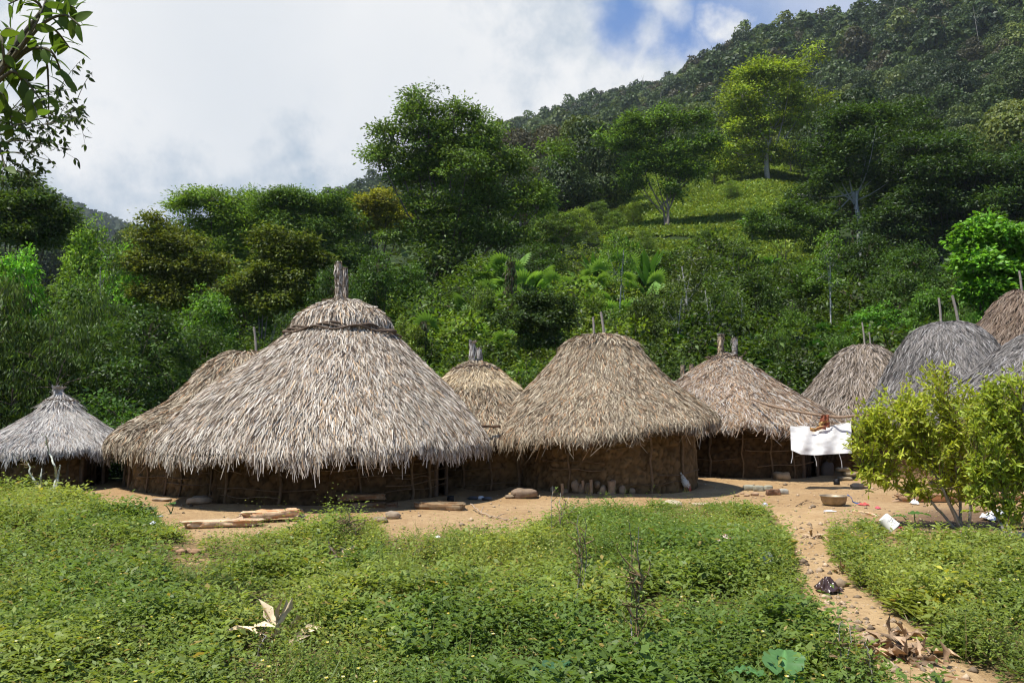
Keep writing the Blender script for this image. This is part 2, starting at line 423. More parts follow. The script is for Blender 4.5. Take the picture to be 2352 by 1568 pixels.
def build_path():
    g = G(); vs = np.linspace(1168, 2000, 120); K = 9
    pts = []
    for v in vs:
        u = np.interp(v, PV, PU); w = np.interp(v, PV, PW)
        a = gp(u - w * 1.05, v, 0); b = gp(u + w * 1.05, v, 0)
        for k in range(K):
            p = a + (b - a) * k / (K - 1); pts.append(p)
    P = np.array(pts); t = np.tile(np.linspace(-1, 1, K), len(vs))
    P[:, 2] = tz(P[:, 0], P[:, 1]) + 0.006 - 0.012 * (np.abs(t) > 0.99)
    i = np.arange(len(vs) - 1)[:, None] * K; j = np.arange(K - 1)[None]
    F = np.stack([i + j, i + K + j, i + K + j + 1, i + j + 1], -1).reshape(-1, 4)
    g.add(P, F, (0.40, 0.265, 0.155))
    m, n = new_mat('trodden_earth')
    co = n('ShaderNodeTexCoord').outputs['Object']
    f1 = n.mrange(n.noise(co, 1.2, 6, 0.6), 0.35, 0.65); f2 = n.mrange(n.noise(co, 11, 8, 0.7), 0.4, 0.68)
    c = n.mix(f1, (0.40, 0.264, 0.13), (0.48, 0.335, 0.178)); c = n.mix(n.math('MULTIPLY', f2, 0.5), c, (0.23, 0.14, 0.075))
    b = n('ShaderNodeBsdfPrincipled', {'Base Color': c, 'Roughness': 0.95, 'Specular IOR Level': 0.1})
    n.l.new(n('ShaderNodeBump', {'Strength': 1.0, 'Distance': 0.03, 'Height': n.noise(co, 14, 8, 0.7)}).outputs[0], b.inputs['Normal'])
    n('ShaderNodeOutputMaterial', {0: b.outputs[0]})
    tag(g.build('path', m), kind='structure')
build_path()

# ------------------------------------------------------------------ huts
PAL = {  # straw colours, near-black ones for shaded gaps: list of (rgb, weight)
 'grey': [((.56, .50, .42), 5), ((.45, .38, .29), 3), ((.26, .19, .13), 2.4), ((.50, .34, .20), .5), ((.13, .09, .06), 1.3)],
 'mid': [((.46, .39, .28), 4), ((.35, .28, .185), 3), ((.20, .145, .09), 3.4), ((.42, .25, .13), 1.0), ((.11, .075, .05), 1.6)],
 'ash': [((.50, .475, .435), 5), ((.39, .36, .32), 3), ((.27, .23, .20), 2), ((.45, .36, .27), .6)],
 'red': [((.41, .34, .26), 4), ((.36, .24, .14), 3), ((.22, .14, .09), 2.4), ((.42, .39, .35), 2), ((.11, .075, .05), 1)],
 'brown': [((.30, .25, .20), 4), ((.22, .17, .12), 3), ((.13, .10, .07), 3), ((.36, .31, .26), 2)],
 'slate': [((.245, .225, .205), 4), ((.17, .152, .135), 3), ((.09, .085, .08), 2.4), ((.34, .325, .31), 1.5)],
 'rust': [((.25, .19, .14), 4), ((.19, .13, .085), 3), ((.12, .08, .055), 2)],
 'straw': [((.60, .50, .34), 4), ((.52, .40, .24), 3), ((.34, .25, .15), 2)]}
def palette(rng, key, m):
    cs = np.array([c for c, w in PAL[key]]); ws = np.array([w for c, w in PAL[key]]); ws = ws / ws.sum()
    return (cs[rng.choice(len(cs), m, p=ws)] * rng.uniform(0.78, 1.18, (m, 1))).astype(np.float32)

class Roof:
    def __init__(s, u, Y, prof, asym=0.0, tilt=0.0, seed=1, droop=0.5, up=.13):
        c = at(u, 1000, Y); s.cx, s.cy = c[0], Y
        rz = []
        for v, hw in prof:
            p = at(u + hw, v, Y); q = at(u, v, Y); tq = (v - prof[0][0]) / (prof[-1][0] - prof[0][0]); rz.append((p[0] - q[0], p[2] + up * tq ** 2))
        # drop below the eave for the hanging tips
        (r0, z0), (r1, z1) = rz[-2], rz[-1]
        d = np.array([r1 - r0, z1 - z0]); d /= np.linalg.norm(d); s.n_e = len(rz)
        ext = np.array([r1, z1]) + np.array([d[0] * 0.4, d[1] - droop]) / np.linalg.norm([d[0] * 0.4, d[1] - droop]) * 0.9
        P = np.array(rz + [tuple(ext)])
        # smooth the profile
        seg = np.r_[0, np.cumsum(np.hypot(*np.diff(P, axis=0).T))]; s.slant = seg[-2]
        t = np.linspace(0, seg[-1], 240); rr = np.interp(t, seg, P[:, 0]); zz = np.interp(t, seg, P[:, 1])
        k = np.hanning(9); k /= k.sum(); e = 4
        rr2 = np.convolve(np.pad(rr, e, 'edge'), k, 'valid'); zz2 = np.convolve(np.pad(zz, e, 'edge'), k, 'valid')
        s.t = t / s.slant; s.r = rr2; s.z = zz2; s.asym = asym; s.tilt = tilt; s.seed = seed
    def pos(s, th, q):
        r = np.interp(q, s.t, s.r); z = np.interp(q, s.t, s.z)
        cs = np.cos(th); qq = np.clip(q, 0, 1.3)
        r = r * (1 + s.asym * cs * np.clip(qq * 1.3, 0, 1)) * (1 + 0.05 * (noise2(th * 1.9 + 40, q * 2.0, s.seed) - 0.5) + 0.05 * (noise2(np.cos(th) * 2.5 + 9, np.sin(th) * 2.5 + q, s.seed + 3) - 0.5))
        z = z + s.tilt * cs * qq ** 2 + 0.11 * (noise2(np.cos(th) * 3 + 5, np.sin(th) * 3 + 7, s.seed + 9) - 0.5) * qq ** 2 + 0.12 * (noise2(np.cos(th) * 8 + 5, np.sin(th) * 8, s.seed + 5) - 0.5) * qq ** 4 + 0.07 * (noise2(np.cos(th) * 22 + 5, np.sin(th) * 22, s.seed + 6) - 0.5) * qq ** 6
        return np.stack([s.cx + r * cs, s.cy + r * np.sin(th), z], -1)
    def frame(s, th, q, d=0.01):
        p = s.pos(th, q); D = nrm(s.pos(th, q + d) - p); T = nrm(s.pos(th + 0.01, q) - p)
        N = nrm(np.cross(T, D)); N = np.where(N[..., 2:3] < 0, -N, N)
        return p, D, T, N

def strips(g, rf, rng, m, key, q0, q1, Lr, wr, lift=(0.02, 0.06), jit=0.16, front=0.62, dark=1.0, sep=None):
    """long dry palm leaf strips laid down the slope"""
    m = int(m * 1.28)
    qs = np.linspace(max(q0, 0.001), q1, 200); pr = np.interp(qs, rf.t, rf.r) + 0.08; pr /= pr.sum()
    q = rng.choice(qs, m, p=pr) + rng.uniform(-.5, .5, m) * (q1 - q0) / 200; q = np.maximum(q, 0)
    th = np.where(rng.random(m) < front, rng.uniform(-PI * 1.03, PI * 0.03, m), rng.uniform(0, PI, m))
    m = int(m); L = rng.uniform(*Lr, m) * .92; w = rng.uniform(*wr, m) * .78
    rloc = np.interp(q, rf.t, rf.r) + 0.15
    al = rng.normal(0, jit, m) + 0.35 * (noise2(th * 3, q * 5, rf.seed + 60) - 0.5)
    al2 = al + rng.normal(0, jit * 0.8, m)
    dq = L / rf.slant
    over = q + dq - (1.0 + rng.exponential(.016, m) * (1 + 2.2 * (noise2(np.cos(th) * 14 + 3, np.sin(th) * 14, rf.seed + 70) > .62))); q = np.where(over > 0, np.maximum(q - over, 0), q)
    p0, D, T, N = rf.frame(th, q)
    p1 = rf.pos(th + al * L * 0.5 / rloc, q + dq * 0.5)
    p2 = rf.pos(th + al2 * L / rloc, q + dq * rng.uniform(0.9, 1.1, m))
    l1 = rng.uniform(*lift, m)[:, None]; l2 = l1 * rng.uniform(0.3, 1.5, m)[:, None]
    p0 = p0 + N * 0.0; p1 = p1 + N * l1; p2 = p2 + N * l2
    ro = rng.normal(0, 0.55, m)
    Wv = T * np.cos(ro)[:, None] + N * np.sin(ro)[:, None]
    ro2 = ro + rng.normal(0, 0.4, m); Wv2 = T * np.cos(ro2)[:, None] + N * np.sin(ro2)[:, None]
    w = w[:, None]
    V = np.stack([p0 - Wv * w * .35, p0 + Wv * w * .35, p1 - Wv * w * .5, p1 + Wv * w * .5, p2 - Wv2 * w * .28, p2 + Wv2 * w * .28], 1)
    F = (np.arange(m)[:, None, None] * 6 + np.array([[0, 1, 3, 2], [2, 3, 5, 4]])[None]).reshape(-1, 4)
    c = palette(rng, key, m) * dark
    # weathering in broad patches
    pt = fbm(th * 2.2 + 3, q * 4, rf.seed + 33)
    c = c * (0.8 + 0.45 * pt)[:, None]
    g.add(V.reshape(-1, 3), F, np.repeat(c, 6, axis=0))

def shell(rf, q0, q1, key, root):
    g = G(); nt, nq = 120, 36
    th = np.linspace(0, 2 * PI, nt, endpoint=False); q = np.linspace(q0, q1, nq)
    Q, T = np.meshgrid(q, th, indexing='ij'); P = rf.pos(T, Q); P = P - np.array([0, 0, 0.03])
    Pin = P.copy(); Pin[..., 2] -= 0.16; Pin[..., 0] += (rf.cx - Pin[..., 0]) * 0.03; Pin[..., 1] += (rf.cy - Pin[..., 1]) * 0.03
    V = np.vstack([P.reshape(-1, 3), Pin[::-1].reshape(-1, 3)]); m = 2 * nq
    i = np.arange(m - 1)[:, None] * nt; j = np.arange(nt)[None]; j2 = (j + 1) % nt
    F = np.stack([i + j, i + j2, i + nt + j2, i + nt + j], -1).reshape(-1, 4)
    g.add(V, F, (0.05, 0.035, 0.022)); return g  # near-black under layer stands in for the shade between strips

def ring_band(rf, q, root, rng, rad=0.022, name='binding', strands=3, sag=0.05):
    g = G()
    for k in range(strands):
        th = np.linspace(0, 2 * PI, 90); ph = rng.uniform(0, 6)
        qq = q + 0.012 * np.sin(th * 7 + ph) * 0.6 + rng.uniform(-.012, .012) + sag * 0.2 * np.sin(th * 2 + 1)
        p, D, T, N = rf.frame(th, qq); p = p + N * (0.10 + 0.03 * np.sin(th * 9 + ph)[:, None])
        addtube(g, p, rad * rng.uniform(0.7, 1.1), 5, (0.12, 0.085, 0.06))
    return g.build(name, M_WOOD, root)

def finial(u, v0, v1, Y, hw, root, rng, key='ash', tuft=True, dY=0.0):
    """post wrapped in palm leaf, standing on the roof top"""
    a = at(u, v1, Y + dY); b = at(u + rng.uniform(-2, 2), v0, Y + dY); r = hw * px(Y)
    a = a - np.array([0, 0, 0.1])
    g = G(); m = 26; t = np.linspace(0, 1, m)[:, None]; P = a * (1 - t) + b * t
    rad = r * (1.0 + 0.24 * np.sin(t[:, 0] * 38)) * (1.15 - 0.25 * t[:, 0]); addtube(g, P, rad, 10, (0.30, 0.24, 0.18))
    k = 340; tt = rng.random(k)[:, None]; an = rng.uniform(0, 2 * PI, k)
    N = np.stack([np.cos(an), np.sin(an), 0 * an], -1); base = a * (1 - tt) + b * tt + N * r * 1.05
    D = np.stack([rng.normal(0, .12, k), rng.normal(0, .12, k), -np.ones(k)], -1) + N * 0.12
    leaves(g, base + np.array([0, 0, .03]), D, N, rng.uniform(.08, .2, k), rng.uniform(.015, .04, k), palette(rng, key, k), 0.1, 0.1)
    if tuft:
        k = 60; an = rng.uniform(0, 2 * PI, k); N = np.stack([np.cos(an), np.sin(an), 0 * an], -1)
        D = N * rng.uniform(.3, .9, k)[:, None] + np.array([0, 0, .7]); leaves(g, np.tile(b - [0, 0, .06], (k, 1)) + N * r * .6, D, np.cross(D, [0.3, .5, .1]), rng.uniform(.06, .15, k), .03, palette(rng, 'ash', k), .1, .1)
    f = g.build('finial', M_THATCH, root)
    g2 = G()
    for q in np.linspace(0.08, 0.95, max(3, int(np.linalg.norm(b - a) / 0.13))):
        c = a * (1 - q) + b * q; th = np.linspace(0, 2 * PI, 14); rr = r * 1.12
        addtube(g2, np.stack([c[0] + rr * np.cos(th), c[1] + rr * np.sin(th), c[2] + 0.02 * np.sin(th + q * 9)], -1), 0.010, 4, (0.10, 0.07, 0.05))
    g2.build('binding', M_WOOD, f)

def pole(u0, v0, u1, v1, Y, root, w=5.0, name='roof_pole', col=(0.33, 0.29, 0.24), dY=0.0):
    g = G(); a = at(u0, v0, Y + dY); b = at(u1, v1, Y + dY); b = b + (b - a) * 0.3
    P = bez(a, b, np.array([0.02, 0, 0.0]), 8); addtube(g, P, np.linspace(w * .42, w * .5, 8) * px(Y), 7, col)
    return g.build(name, M_WOOD, root)

def wall(cx, cy, rw, z1, root, rng, gap=None, col=(0.25, 0.165, 0.095), cell=0.13, lean=0.04, rough=0.05):
    """cracked mud daub wall, bulging and lumpy"""
    nt = int(2 * PI * rw / 0.035); nz = max(12, int((z1 + 0.15) / 0.035))
    if gap: th = np.linspace(gap[1], gap[0] + 2 * PI, nt)
    else: th = np.linspace(0, 2 * PI, nt + 1)
    zb = tzf(cx, cy - rw) - 0.25
    z = np.linspace(zb, z1, nz)
    Tt, Z = np.meshgrid(th, z); S = Tt * rw
    m = int(2 * PI * rw * (z1 - zb) / (cell * cell * 1.1)); pu = rng.uniform(S.min(), S.max(), m); pz = rng.uniform(zb, z1, m); rs = rng.normal(0, 1, m)
    f1 = np.full(S.shape, 9.0); f2 = np.full(S.shape, 9.0); id_ = np.zeros(S.shape)
    Sw = S + 0.03 * (noise2(S * 9, Z * 9, 5) - .5) * 2; Zw = Z + 0.03 * (noise2(S * 9 + 50, Z * 9, 6) - .5) * 2
    for k in range(m):
        d = np.hypot(Sw - pu[k], (Zw - pz[k]) * 1.15); c = d < f1
        f2 = np.where(c, f1, np.minimum(f2, d)); id_ = np.where(c, rs[k], id_); f1 = np.where(c, d, f1)
    e = np.clip((f2 - f1) / 0.05, 0, 1); e = e * (2 - e)
    rr = rw + rough * (e - 1) + 0.012 * id_ * e + 0.06 * (fbm(S * 1.1, Z * 1.3, 8) - 0.5) + lean * (1 - (Z - zb) / (z1 - zb)) 
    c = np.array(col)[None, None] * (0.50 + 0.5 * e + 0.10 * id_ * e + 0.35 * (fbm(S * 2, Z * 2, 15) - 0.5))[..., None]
    V = np.stack([cx + rr * np.cos(Tt), cy + rr * np.sin(Tt), Z], -1).reshape(-1, 3)
    nt2 = Tt.shape[1]; i = np.arange(nz - 1)[:, None] * nt2; j = np.arange(nt2 - 1)[None]
    F = np.stack([i + j, i + j + 1, i + nt2 + j + 1, i + nt2 + j], -1).reshape(-1, 4)
    g = G(); g.add(V, F, np.clip(c, 0.01, 1).reshape(-1, 3)); return g.build('wall', M_MUD, root, smooth=True)

def on_wall(cx, cy, rw, th, z): return np.array([cx + rw * math.cos(th), cy + rw * math.sin(th), z])
def wattle(cx, cy, rw, z1, root, rng, posts, laths, lean=0.04):
    zb = tzf(cx, cy - rw) - 0.05
    for t in posts:
        t = math.radians(t); g = G(); r = rng.uniform(.018, .032)
        P = [on_wall(cx, cy, rw + 0.02 + lean * (1 - k / 6), t + 0.012 * math.sin(k * 2.1 + t), zb + (z1 - zb) * k / 6) for k in range(7)]
        addtube(g, P, r, 7, np.array([.16, .108, .062]) * rng.uniform(.7, 1.2)); g.build('wall_post', M_WOOD, root)
    for k in range(laths):
        t0 = math.radians(rng.uniform(-170, -50)); t1 = t0 + rng.uniform(.35, 1.1); z = zb + 0.06 + (z1 - zb) * (0.05 + 0.85 * (k + .5) / laths) + rng.uniform(-.04, .04)
        if t1 > math.radians(-8): t1 = math.radians(-8)
        th = np.linspace(t0, t1, 14); a = rng.uniform(-.07, .07); ph = rng.uniform(0, 6); g = G()
        P = [on_wall(cx, cy, rw + 0.032 + lean * (1 - (z - zb) / (z1 - zb)), t, z + a * (i / 13) + 0.018 * math.sin(i * .7 + ph)) for i, t in enumerate(th)]
        addtube(g, P, rng.uniform(.008, .014), 5, np.array([.17, .115, .065]) * rng.uniform(.6, 1.25)); g.build('lath', M_WOOD, root)
def door(cx, cy, rw, th, half, z1, root, rng):
    g = G(); t = math.radians(th); h = math.radians(half); zb = tzf(cx, cy - rw) - 0.05
    k = 5
    for i in range(k):
        a = t - h + 2 * h * i / k + .004; b = t - h + 2 * h * (i + 1) / k - .004
        p = [on_wall(cx, cy, rw - .10, a, zb), on_wall(cx, cy, rw - .10, b, zb), on_wall(cx, cy, rw - .10, b, z1), on_wall(cx, cy, rw - .10, a, z1)]
        q = [on_wall(cx, cy, rw - .13, a, zb), on_wall(cx, cy, rw - .13, b, zb), on_wall(cx, cy, rw - .13, b, z1), on_wall(cx, cy, rw - .13, a, z1)]
        g.add(np.array(p + q), [[0, 1, 2, 3], [4, 7, 6, 5], [0, 4, 5, 1], [1, 5, 6, 2], [2, 6, 7, 3], [3, 7, 4, 0]], np.array([.07, .05, .035]) * rng.uniform(.7, 1.2))
    g.build('door', M_WOOD, root, smooth=False)  # dark boards stand in for the darkness of open doorways
    for s in (-1, 1):
        g = G(); P = [on_wall(cx, cy, rw + .03, t + s * (h + .02) + .005 * math.sin(i * 2), zb + (z1 - zb) * i / 6) for i in range(7)]
        addtube(g, P, .045, 8, (.13, .09, .06)); g.build('door_post', M_WOOD, root)

def hut(key, label, u, Y, prof, pal, nst, asym=0, tilt=0, seed=1, strip=(.28, .5), wid=(.016, .034), q_top=0.0, cap=None, zwall=None, gap=None, posts=(), laths=0, ring=None, lift=(.02, .075), jit=.16, wcol=(0.25, .165, .095), eave_extra=1.0, band=None, wcell=.13, droop=.5, up=.13, capdark=1.0):
    rng = np.random.default_rng(seed * 101 + 5)
    cx, cy = HUT_XY[key]; rw = HUT_RW[key]
    rf = Roof(u, Y, prof, asym, tilt, seed, droop, up)
    root = empty('thatched_hut', (cx, cy, tzf(cx, cy)), label, 'hut', 'round thatched mud huts of the village')
    # parts below are modelled in world space, so the root is moved afterwards through parent inverse
    root['_w'] = 1
    g = shell(rf, 0.0, 0.985, pal, root)
    roof = None
    gr = G(); gr.V, gr.C, gr.F, gr.M, gr.n = g.V, g.C, g.F, g.M, g.n
    strips(gr, rf, rng, nst, pal, 0.0, 0.97, strip, wid, lift, jit)
    strips(gr, rf, rng, int(nst * .16 * eave_extra), pal, 0.90, 0.985, (strip[0] * .9, strip[1] * 1.05), wid, (.0, .06), jit * 1.1)
    strips(gr, rf, rng, int(nst * .035), pal, 0.93, 1.0, (.15, .55), (wid[0], wid[1] * .8), (-.08, .02), jit * 1.5, dark=.8)
    if band: strips(gr, rf, rng, band[3], band[0], band[1], band[2], (strip[0], strip[1]), (wid[0], wid[1]), (lift[0] + .02, lift[1] + .02), jit)
    roof = gr.build('roof', M_THATCH, root, smooth=False)
    if cap:
        q1, ncap = cap; gc = G(); strips(gc, rf, rng, ncap, pal, 0.0, q1, (strip[0] * 1.1, strip[1] * 1.2), (wid[0] * 1.1, wid[1] * 1.15), (.05, .11), jit * .9, dark=capdark)
        gc.build('roof_cap', M_THATCH, root, smooth=False)
    if ring is not None: ring_band(rf, ring[0], root, rng, ring[1])
    zw = zwall if zwall else rf.z[np.searchsorted(rf.t, 1.0)] + 0.28
    wall(cx, cy, rw, zw, root, rng, gap=(math.radians(gap[0] - gap[1]), math.radians(gap[0] + gap[1])) if gap else None, col=wcol, cell=wcell)  # mud of the visible walls darkened to carry the shade under the eaves
    if posts or laths: wattle(cx, cy, rw, zw, root, rng, posts, laths)
    if gap: door(cx, cy, rw, gap[0], gap[1], zw, root, rng)
    return root, rf, rng
def settle(root):
    """children were modelled in world coordinates: keep them there under the placed root"""
    from mathutils import Matrix
    M = Matrix.Translation(root.location).inverted()
    for ch in root.children: ch.matrix_parent_inverse = M

# big hut
rt, rf, rg = hut('big', 'largest hut, pale shaggy thatch with a twisted vine ring and twin tall wrapped spires', 785, 16.3,
    [(690, 3), (700, 30), (716, 68), (738, 98), (752, 108), (760, 104), (770, 114), (822, 170), (898, 256), (945, 300), (992, 338), (1025, 358), (1044, 366)], 'grey', 56000,
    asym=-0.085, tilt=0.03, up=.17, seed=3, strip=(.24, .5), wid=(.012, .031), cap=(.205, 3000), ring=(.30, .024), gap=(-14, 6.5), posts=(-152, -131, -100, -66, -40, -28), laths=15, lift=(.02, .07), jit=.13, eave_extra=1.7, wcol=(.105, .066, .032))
finial(779, 601, 694, 16.0, 7.6, rt, rg, 'grey', False); finial(793, 614, 696, 16.8, 5.8, rt, rg, 'grey', False)
settle(rt)
# middle hut with the low wall of stones
rt, rf, rg = hut('mid', 'broad hut with domed brown thatch, two bare poles on top and a stone-filled mud wall', 1381, 17.8,
    [(774, 4), (779, 35), (786, 62), (800, 84), (835, 112), (870, 143), (900, 172), (932, 208), (970, 250), (990, 266), (1003, 272)], 'mid', 46000,
    asym=-0.035, tilt=0.24, up=.12, seed=5, strip=(.18, .36), wid=(.012, .027), cap=(.2, 1700), zwall=1.42, gap=(-176, 7), posts=(-118, -70, -45), laths=7, lift=(.015, .05), jit=.26, eave_extra=1.2, wcol=(.165, .108, .052), wcell=.15)
pole(1362, 728, 1362, 774, 17.6, rt, 6); pole(1380, 716, 1386, 774, 18.0, rt, 7)
MID = HUT_XY['mid']
for i, (u, v, w, h) in enumerate(((1322, 1117, 20, 26), (1336, 1124, 17, 24), (1352, 1122, 18, 26), (1372, 1112, 14, 16), (1385, 1126, 16, 22), (1270, 1128, 16, 20), (1430, 1125, 18, 20), (1452, 1128, 14, 14), (1298, 1130, 18, 16), (1378, 1133, 12, 10), (1408, 1108, 14, 12))):
    p = at(u, v, MID[1] - 1.98); d = np.array([p[0] - MID[0], 0]); dx = min(max(p[0] - MID[0], -1.9), 1.9); yy = MID[1] - math.sqrt(2.04 ** 2 - dx * dx)
    p = at(u, v, yy); g = G(); rgx = np.random.default_rng(i)
    th = np.linspace(0, 2 * PI, 14, endpoint=False); ph = np.linspace(-PI / 2, PI / 2, 9); T, Pp = np.meshgrid(th, ph)
    k = 1 + 0.22 * (noise2(T * 1.5 + i, Pp * 2 + i, i) - .5) * 2
    V = np.stack([p[0] + w * .5 * px(yy) * np.cos(T) * np.cos(Pp) ** .7 * k, p[1] + .07 * np.sin(T) * np.cos(Pp) * k, p[2] + h * .5 * px(yy) * np.sin(Pp) * k], -1).reshape(-1, 3)
    ii = np.arange(8)[:, None] * 14; jj = np.arange(14)[None]; F = np.stack([ii + jj, ii + (jj + 1) % 14, ii + 14 + (jj + 1) % 14, ii + 14 + jj], -1).reshape(-1, 4)
    g.add(V, F, np.array([.30, .22, .14]) * rgx.uniform(.75, 1.15)); g.build('wall_stone', M_STONE, rt)
for u, v0, v1, w in ((1357, 1101, 1139, 8), (1404, 1104, 1139, 18), (1291, 1110, 1139, 8), (1338, 1103, 1120, 7)):
    yy = MID[1] - 2.12; a = at(u, v1, yy); b = at(u, v0, yy); g = G(); addtube(g, bez(a, b, (0.01, 0, 0), 5), w * .5 * px(yy), 8, (.27, .19, .12)); g.build('wall_post', M_WOOD, rt)
settle(rt)
# hut behind the big one, on the left
rt, rf, rg = hut('leftback', 'wide hut half hidden behind the largest hut, flat-topped with one thin bent pole', 563, 19.5,
    [(812, 8), (818, 45), (832, 70), (858, 100), (890, 128), (935, 170), (970, 222), (1000, 262), (1024, 278), (1040, 284)], 'mid', 26000,
    seed=7, strip=(.24, .45), wid=(.018, .036), cap=(.25, 1500), zwall=1.25, posts=(-150, -138, -120, -108, -100), laths=9, jit=.2, wcol=(.165, .108, .052), eave_extra=1.2)
pole(583, 750, 587, 812, 19.4, rt, 6); pole(527, 822, 535, 836, 19.2, rt, 6)
settle(rt)
# small hut at the left
rt, rf, rg = hut('left', 'small low hut with ash-grey thatch and two stubby crossed finials, apart from the others', 136, 18.5,
    [(898, 1), (910, 7), (924, 20), (945, 44), (965, 70), (990, 102), (1015, 136), (1034, 162), (1046, 170)], 'ash', 19000,
    asym=-0.04, seed=9, strip=(.22, .42), wid=(.012, .024), ring=(.17, .012), cap=(.14, 500), zwall=.95, gap=(-12, 14), posts=(-60, -40, -100, -125), laths=5, lift=(.01, .035), jit=.14, eave_extra=1.8, wcol=(.17, .11, .055))
finial(128, 889, 914, 18.4, 3.6, rt, rg, 'ash', True); finial(141, 890, 914, 18.7, 3.6, rt, rg, 'ash', True)
settle(rt)
# narrow hut between
rt, rf, rg = hut('midback', 'narrow hut wedged between two bigger ones, straw-yellow band above darker thatch, short twin spires', 1093, 18.7,
    [(822, 1), (834, 10), (846, 32), (860, 54), (880, 76), (905, 104), (940, 150), (985, 208), (1015, 238), (1027, 246)], 'mid', 19000,
    seed=11, strip=(.2, .38), wid=(.014, .028), ring=(.17, .016), cap=(.15, 900), band=('straw', 0.05, .34, 5200), zwall=1.2, posts=(-78, -60, -48, -95), laths=8, jit=.16, wcol=(.155, .10, .05))
finial(1085, 784, 832, 18.6, 5.5, rt, rg, 'ash', True); finial(1102, 799, 834, 19.1, 5, rt, rg, 'ash', False)
settle(rt)
# reddish hut on the right
rt, rf, rg = hut('right', 'hut with reddish-tan thatch and two tufted finials, white sheet hanging at its eave', 1668, 22.0,
    [(806, 2), (818, 16), (832, 42), (855, 78), (880, 108), (912, 150), (945, 195), (968, 222), (986, 238), (994, 243)], 'red', 24000,
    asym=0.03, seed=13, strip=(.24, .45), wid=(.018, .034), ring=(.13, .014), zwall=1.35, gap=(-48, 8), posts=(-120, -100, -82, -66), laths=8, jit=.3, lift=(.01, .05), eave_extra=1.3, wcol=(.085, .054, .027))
finial(1654, 768, 815, 21.9, 5.5, rt, rg, 'straw', True); finial(1687, 775, 818, 22.2, 5, rt, rg, 'ash', False)
settle(rt)
# tiny hut far between
rt, rf, rg = hut('far', 'distant small hut peeping between two thatched roofs, two dark finials', 1578, 27.5,
    [(866, 3), (872, 14), (884, 36), (905, 62), (950, 105), (1000, 140), (1020, 145)], 'brown', 4500, seed=15, strip=(.25, .5), wid=(.02, .04), zwall=1.0)
finial(1568, 838, 872, 27.4, 4, rt, rg, 'mid', False); finial(1588, 836, 872, 27.6, 4, rt, rg, 'mid', False)
settle(rt)
# brown hut
rt, rf, rg = hut('farbrown', 'dark brown hut with a combed thatch cap and two short thin poles', 1992, 24.5,
    [(793, 5), (798, 24), (810, 44), (830, 66), (862, 96), (900, 125), (940, 158), (968, 180), (984, 188)], 'brown', 13000,
    seed=17, strip=(.28, .5), wid=(.022, .04), cap=(.26, 1400), jit=.18, zwall=1.3, posts=(-120, -95, -70), laths=5, wcol=(.2, .13, .07))
pole(1980, 740, 1985, 795, 24.4, rt, 4.5); pole(1996, 762, 1998, 797, 24.6, rt, 4)
settle(rt)
# slate grey dome
rt, rf, rg = hut('dome', 'slate-grey dome hut with two long leaning poles, partly behind the yellow-green bush', 2188, 20.9,
    [(740, 6), (744, 36), (756, 64), (775, 84), (808, 106), (850, 128), (900, 152), (945, 178), (968, 190), (983, 195)], 'slate', 19000,
    seed=19, strip=(.25, .45), wid=(.016, .03), jit=.32, lift=(.005, .04), zwall=1.3, posts=(-120, -95, -70), laths=4, wcol=(.24, .16, .09))
pole(2156, 684, 2160, 744, 20.8, rt, 6); pole(2187, 678, 2200, 742, 21.2, rt, 7)
settle(rt)
# tall brown one at the edge
rt, rf, rg = hut('tall', 'tall rusty brown hut behind the grey domes, steep thatch with a crooked pole', 2372, 25.5,
    [(664, 6), (672, 30), (690, 54), (725, 82), (762, 110), (820, 145), (880, 180), (940, 215), (970, 225)], 'rust', 14000,
    seed=21, strip=(.28, .5), wid=(.022, .04), jit=.2, zwall=1.6)
pole(2341, 622, 2347, 684, 25.3, rt, 6)
settle(rt)
rt, rf, rg = hut('edge', 'low grey hut behind the bush, its roof edge in front of the grey dome hut', 2430, 17.0,
    [(756, 6), (764, 50), (785, 84), (815, 122), (850, 160), (890, 205), (940, 262), (970, 296), (985, 305)], 'slate', 18000,
    seed=23, strip=(.25, .45), wid=(.014, .028), jit=.34, lift=(.005, .04), zwall=1.2, posts=(-150, -130, -110), laths=4)
settle(rt)

# ------------------------------------------------------------------ trees and shrubs
GREEN = np.array([.082, .125, .026])
def lcol(rng, m, base, var=.35, yel=.25):
    k = rng.uniform(1 - var, 1 + var, (m, 1)); y = (rng.random((m, 1)) ** 2) * yel
    return (np.asarray(base)[None] * k * np.concatenate([1 + y * 1.6, 1 + y * .7, 1 - y * .3], 1)).astype(np.float32)

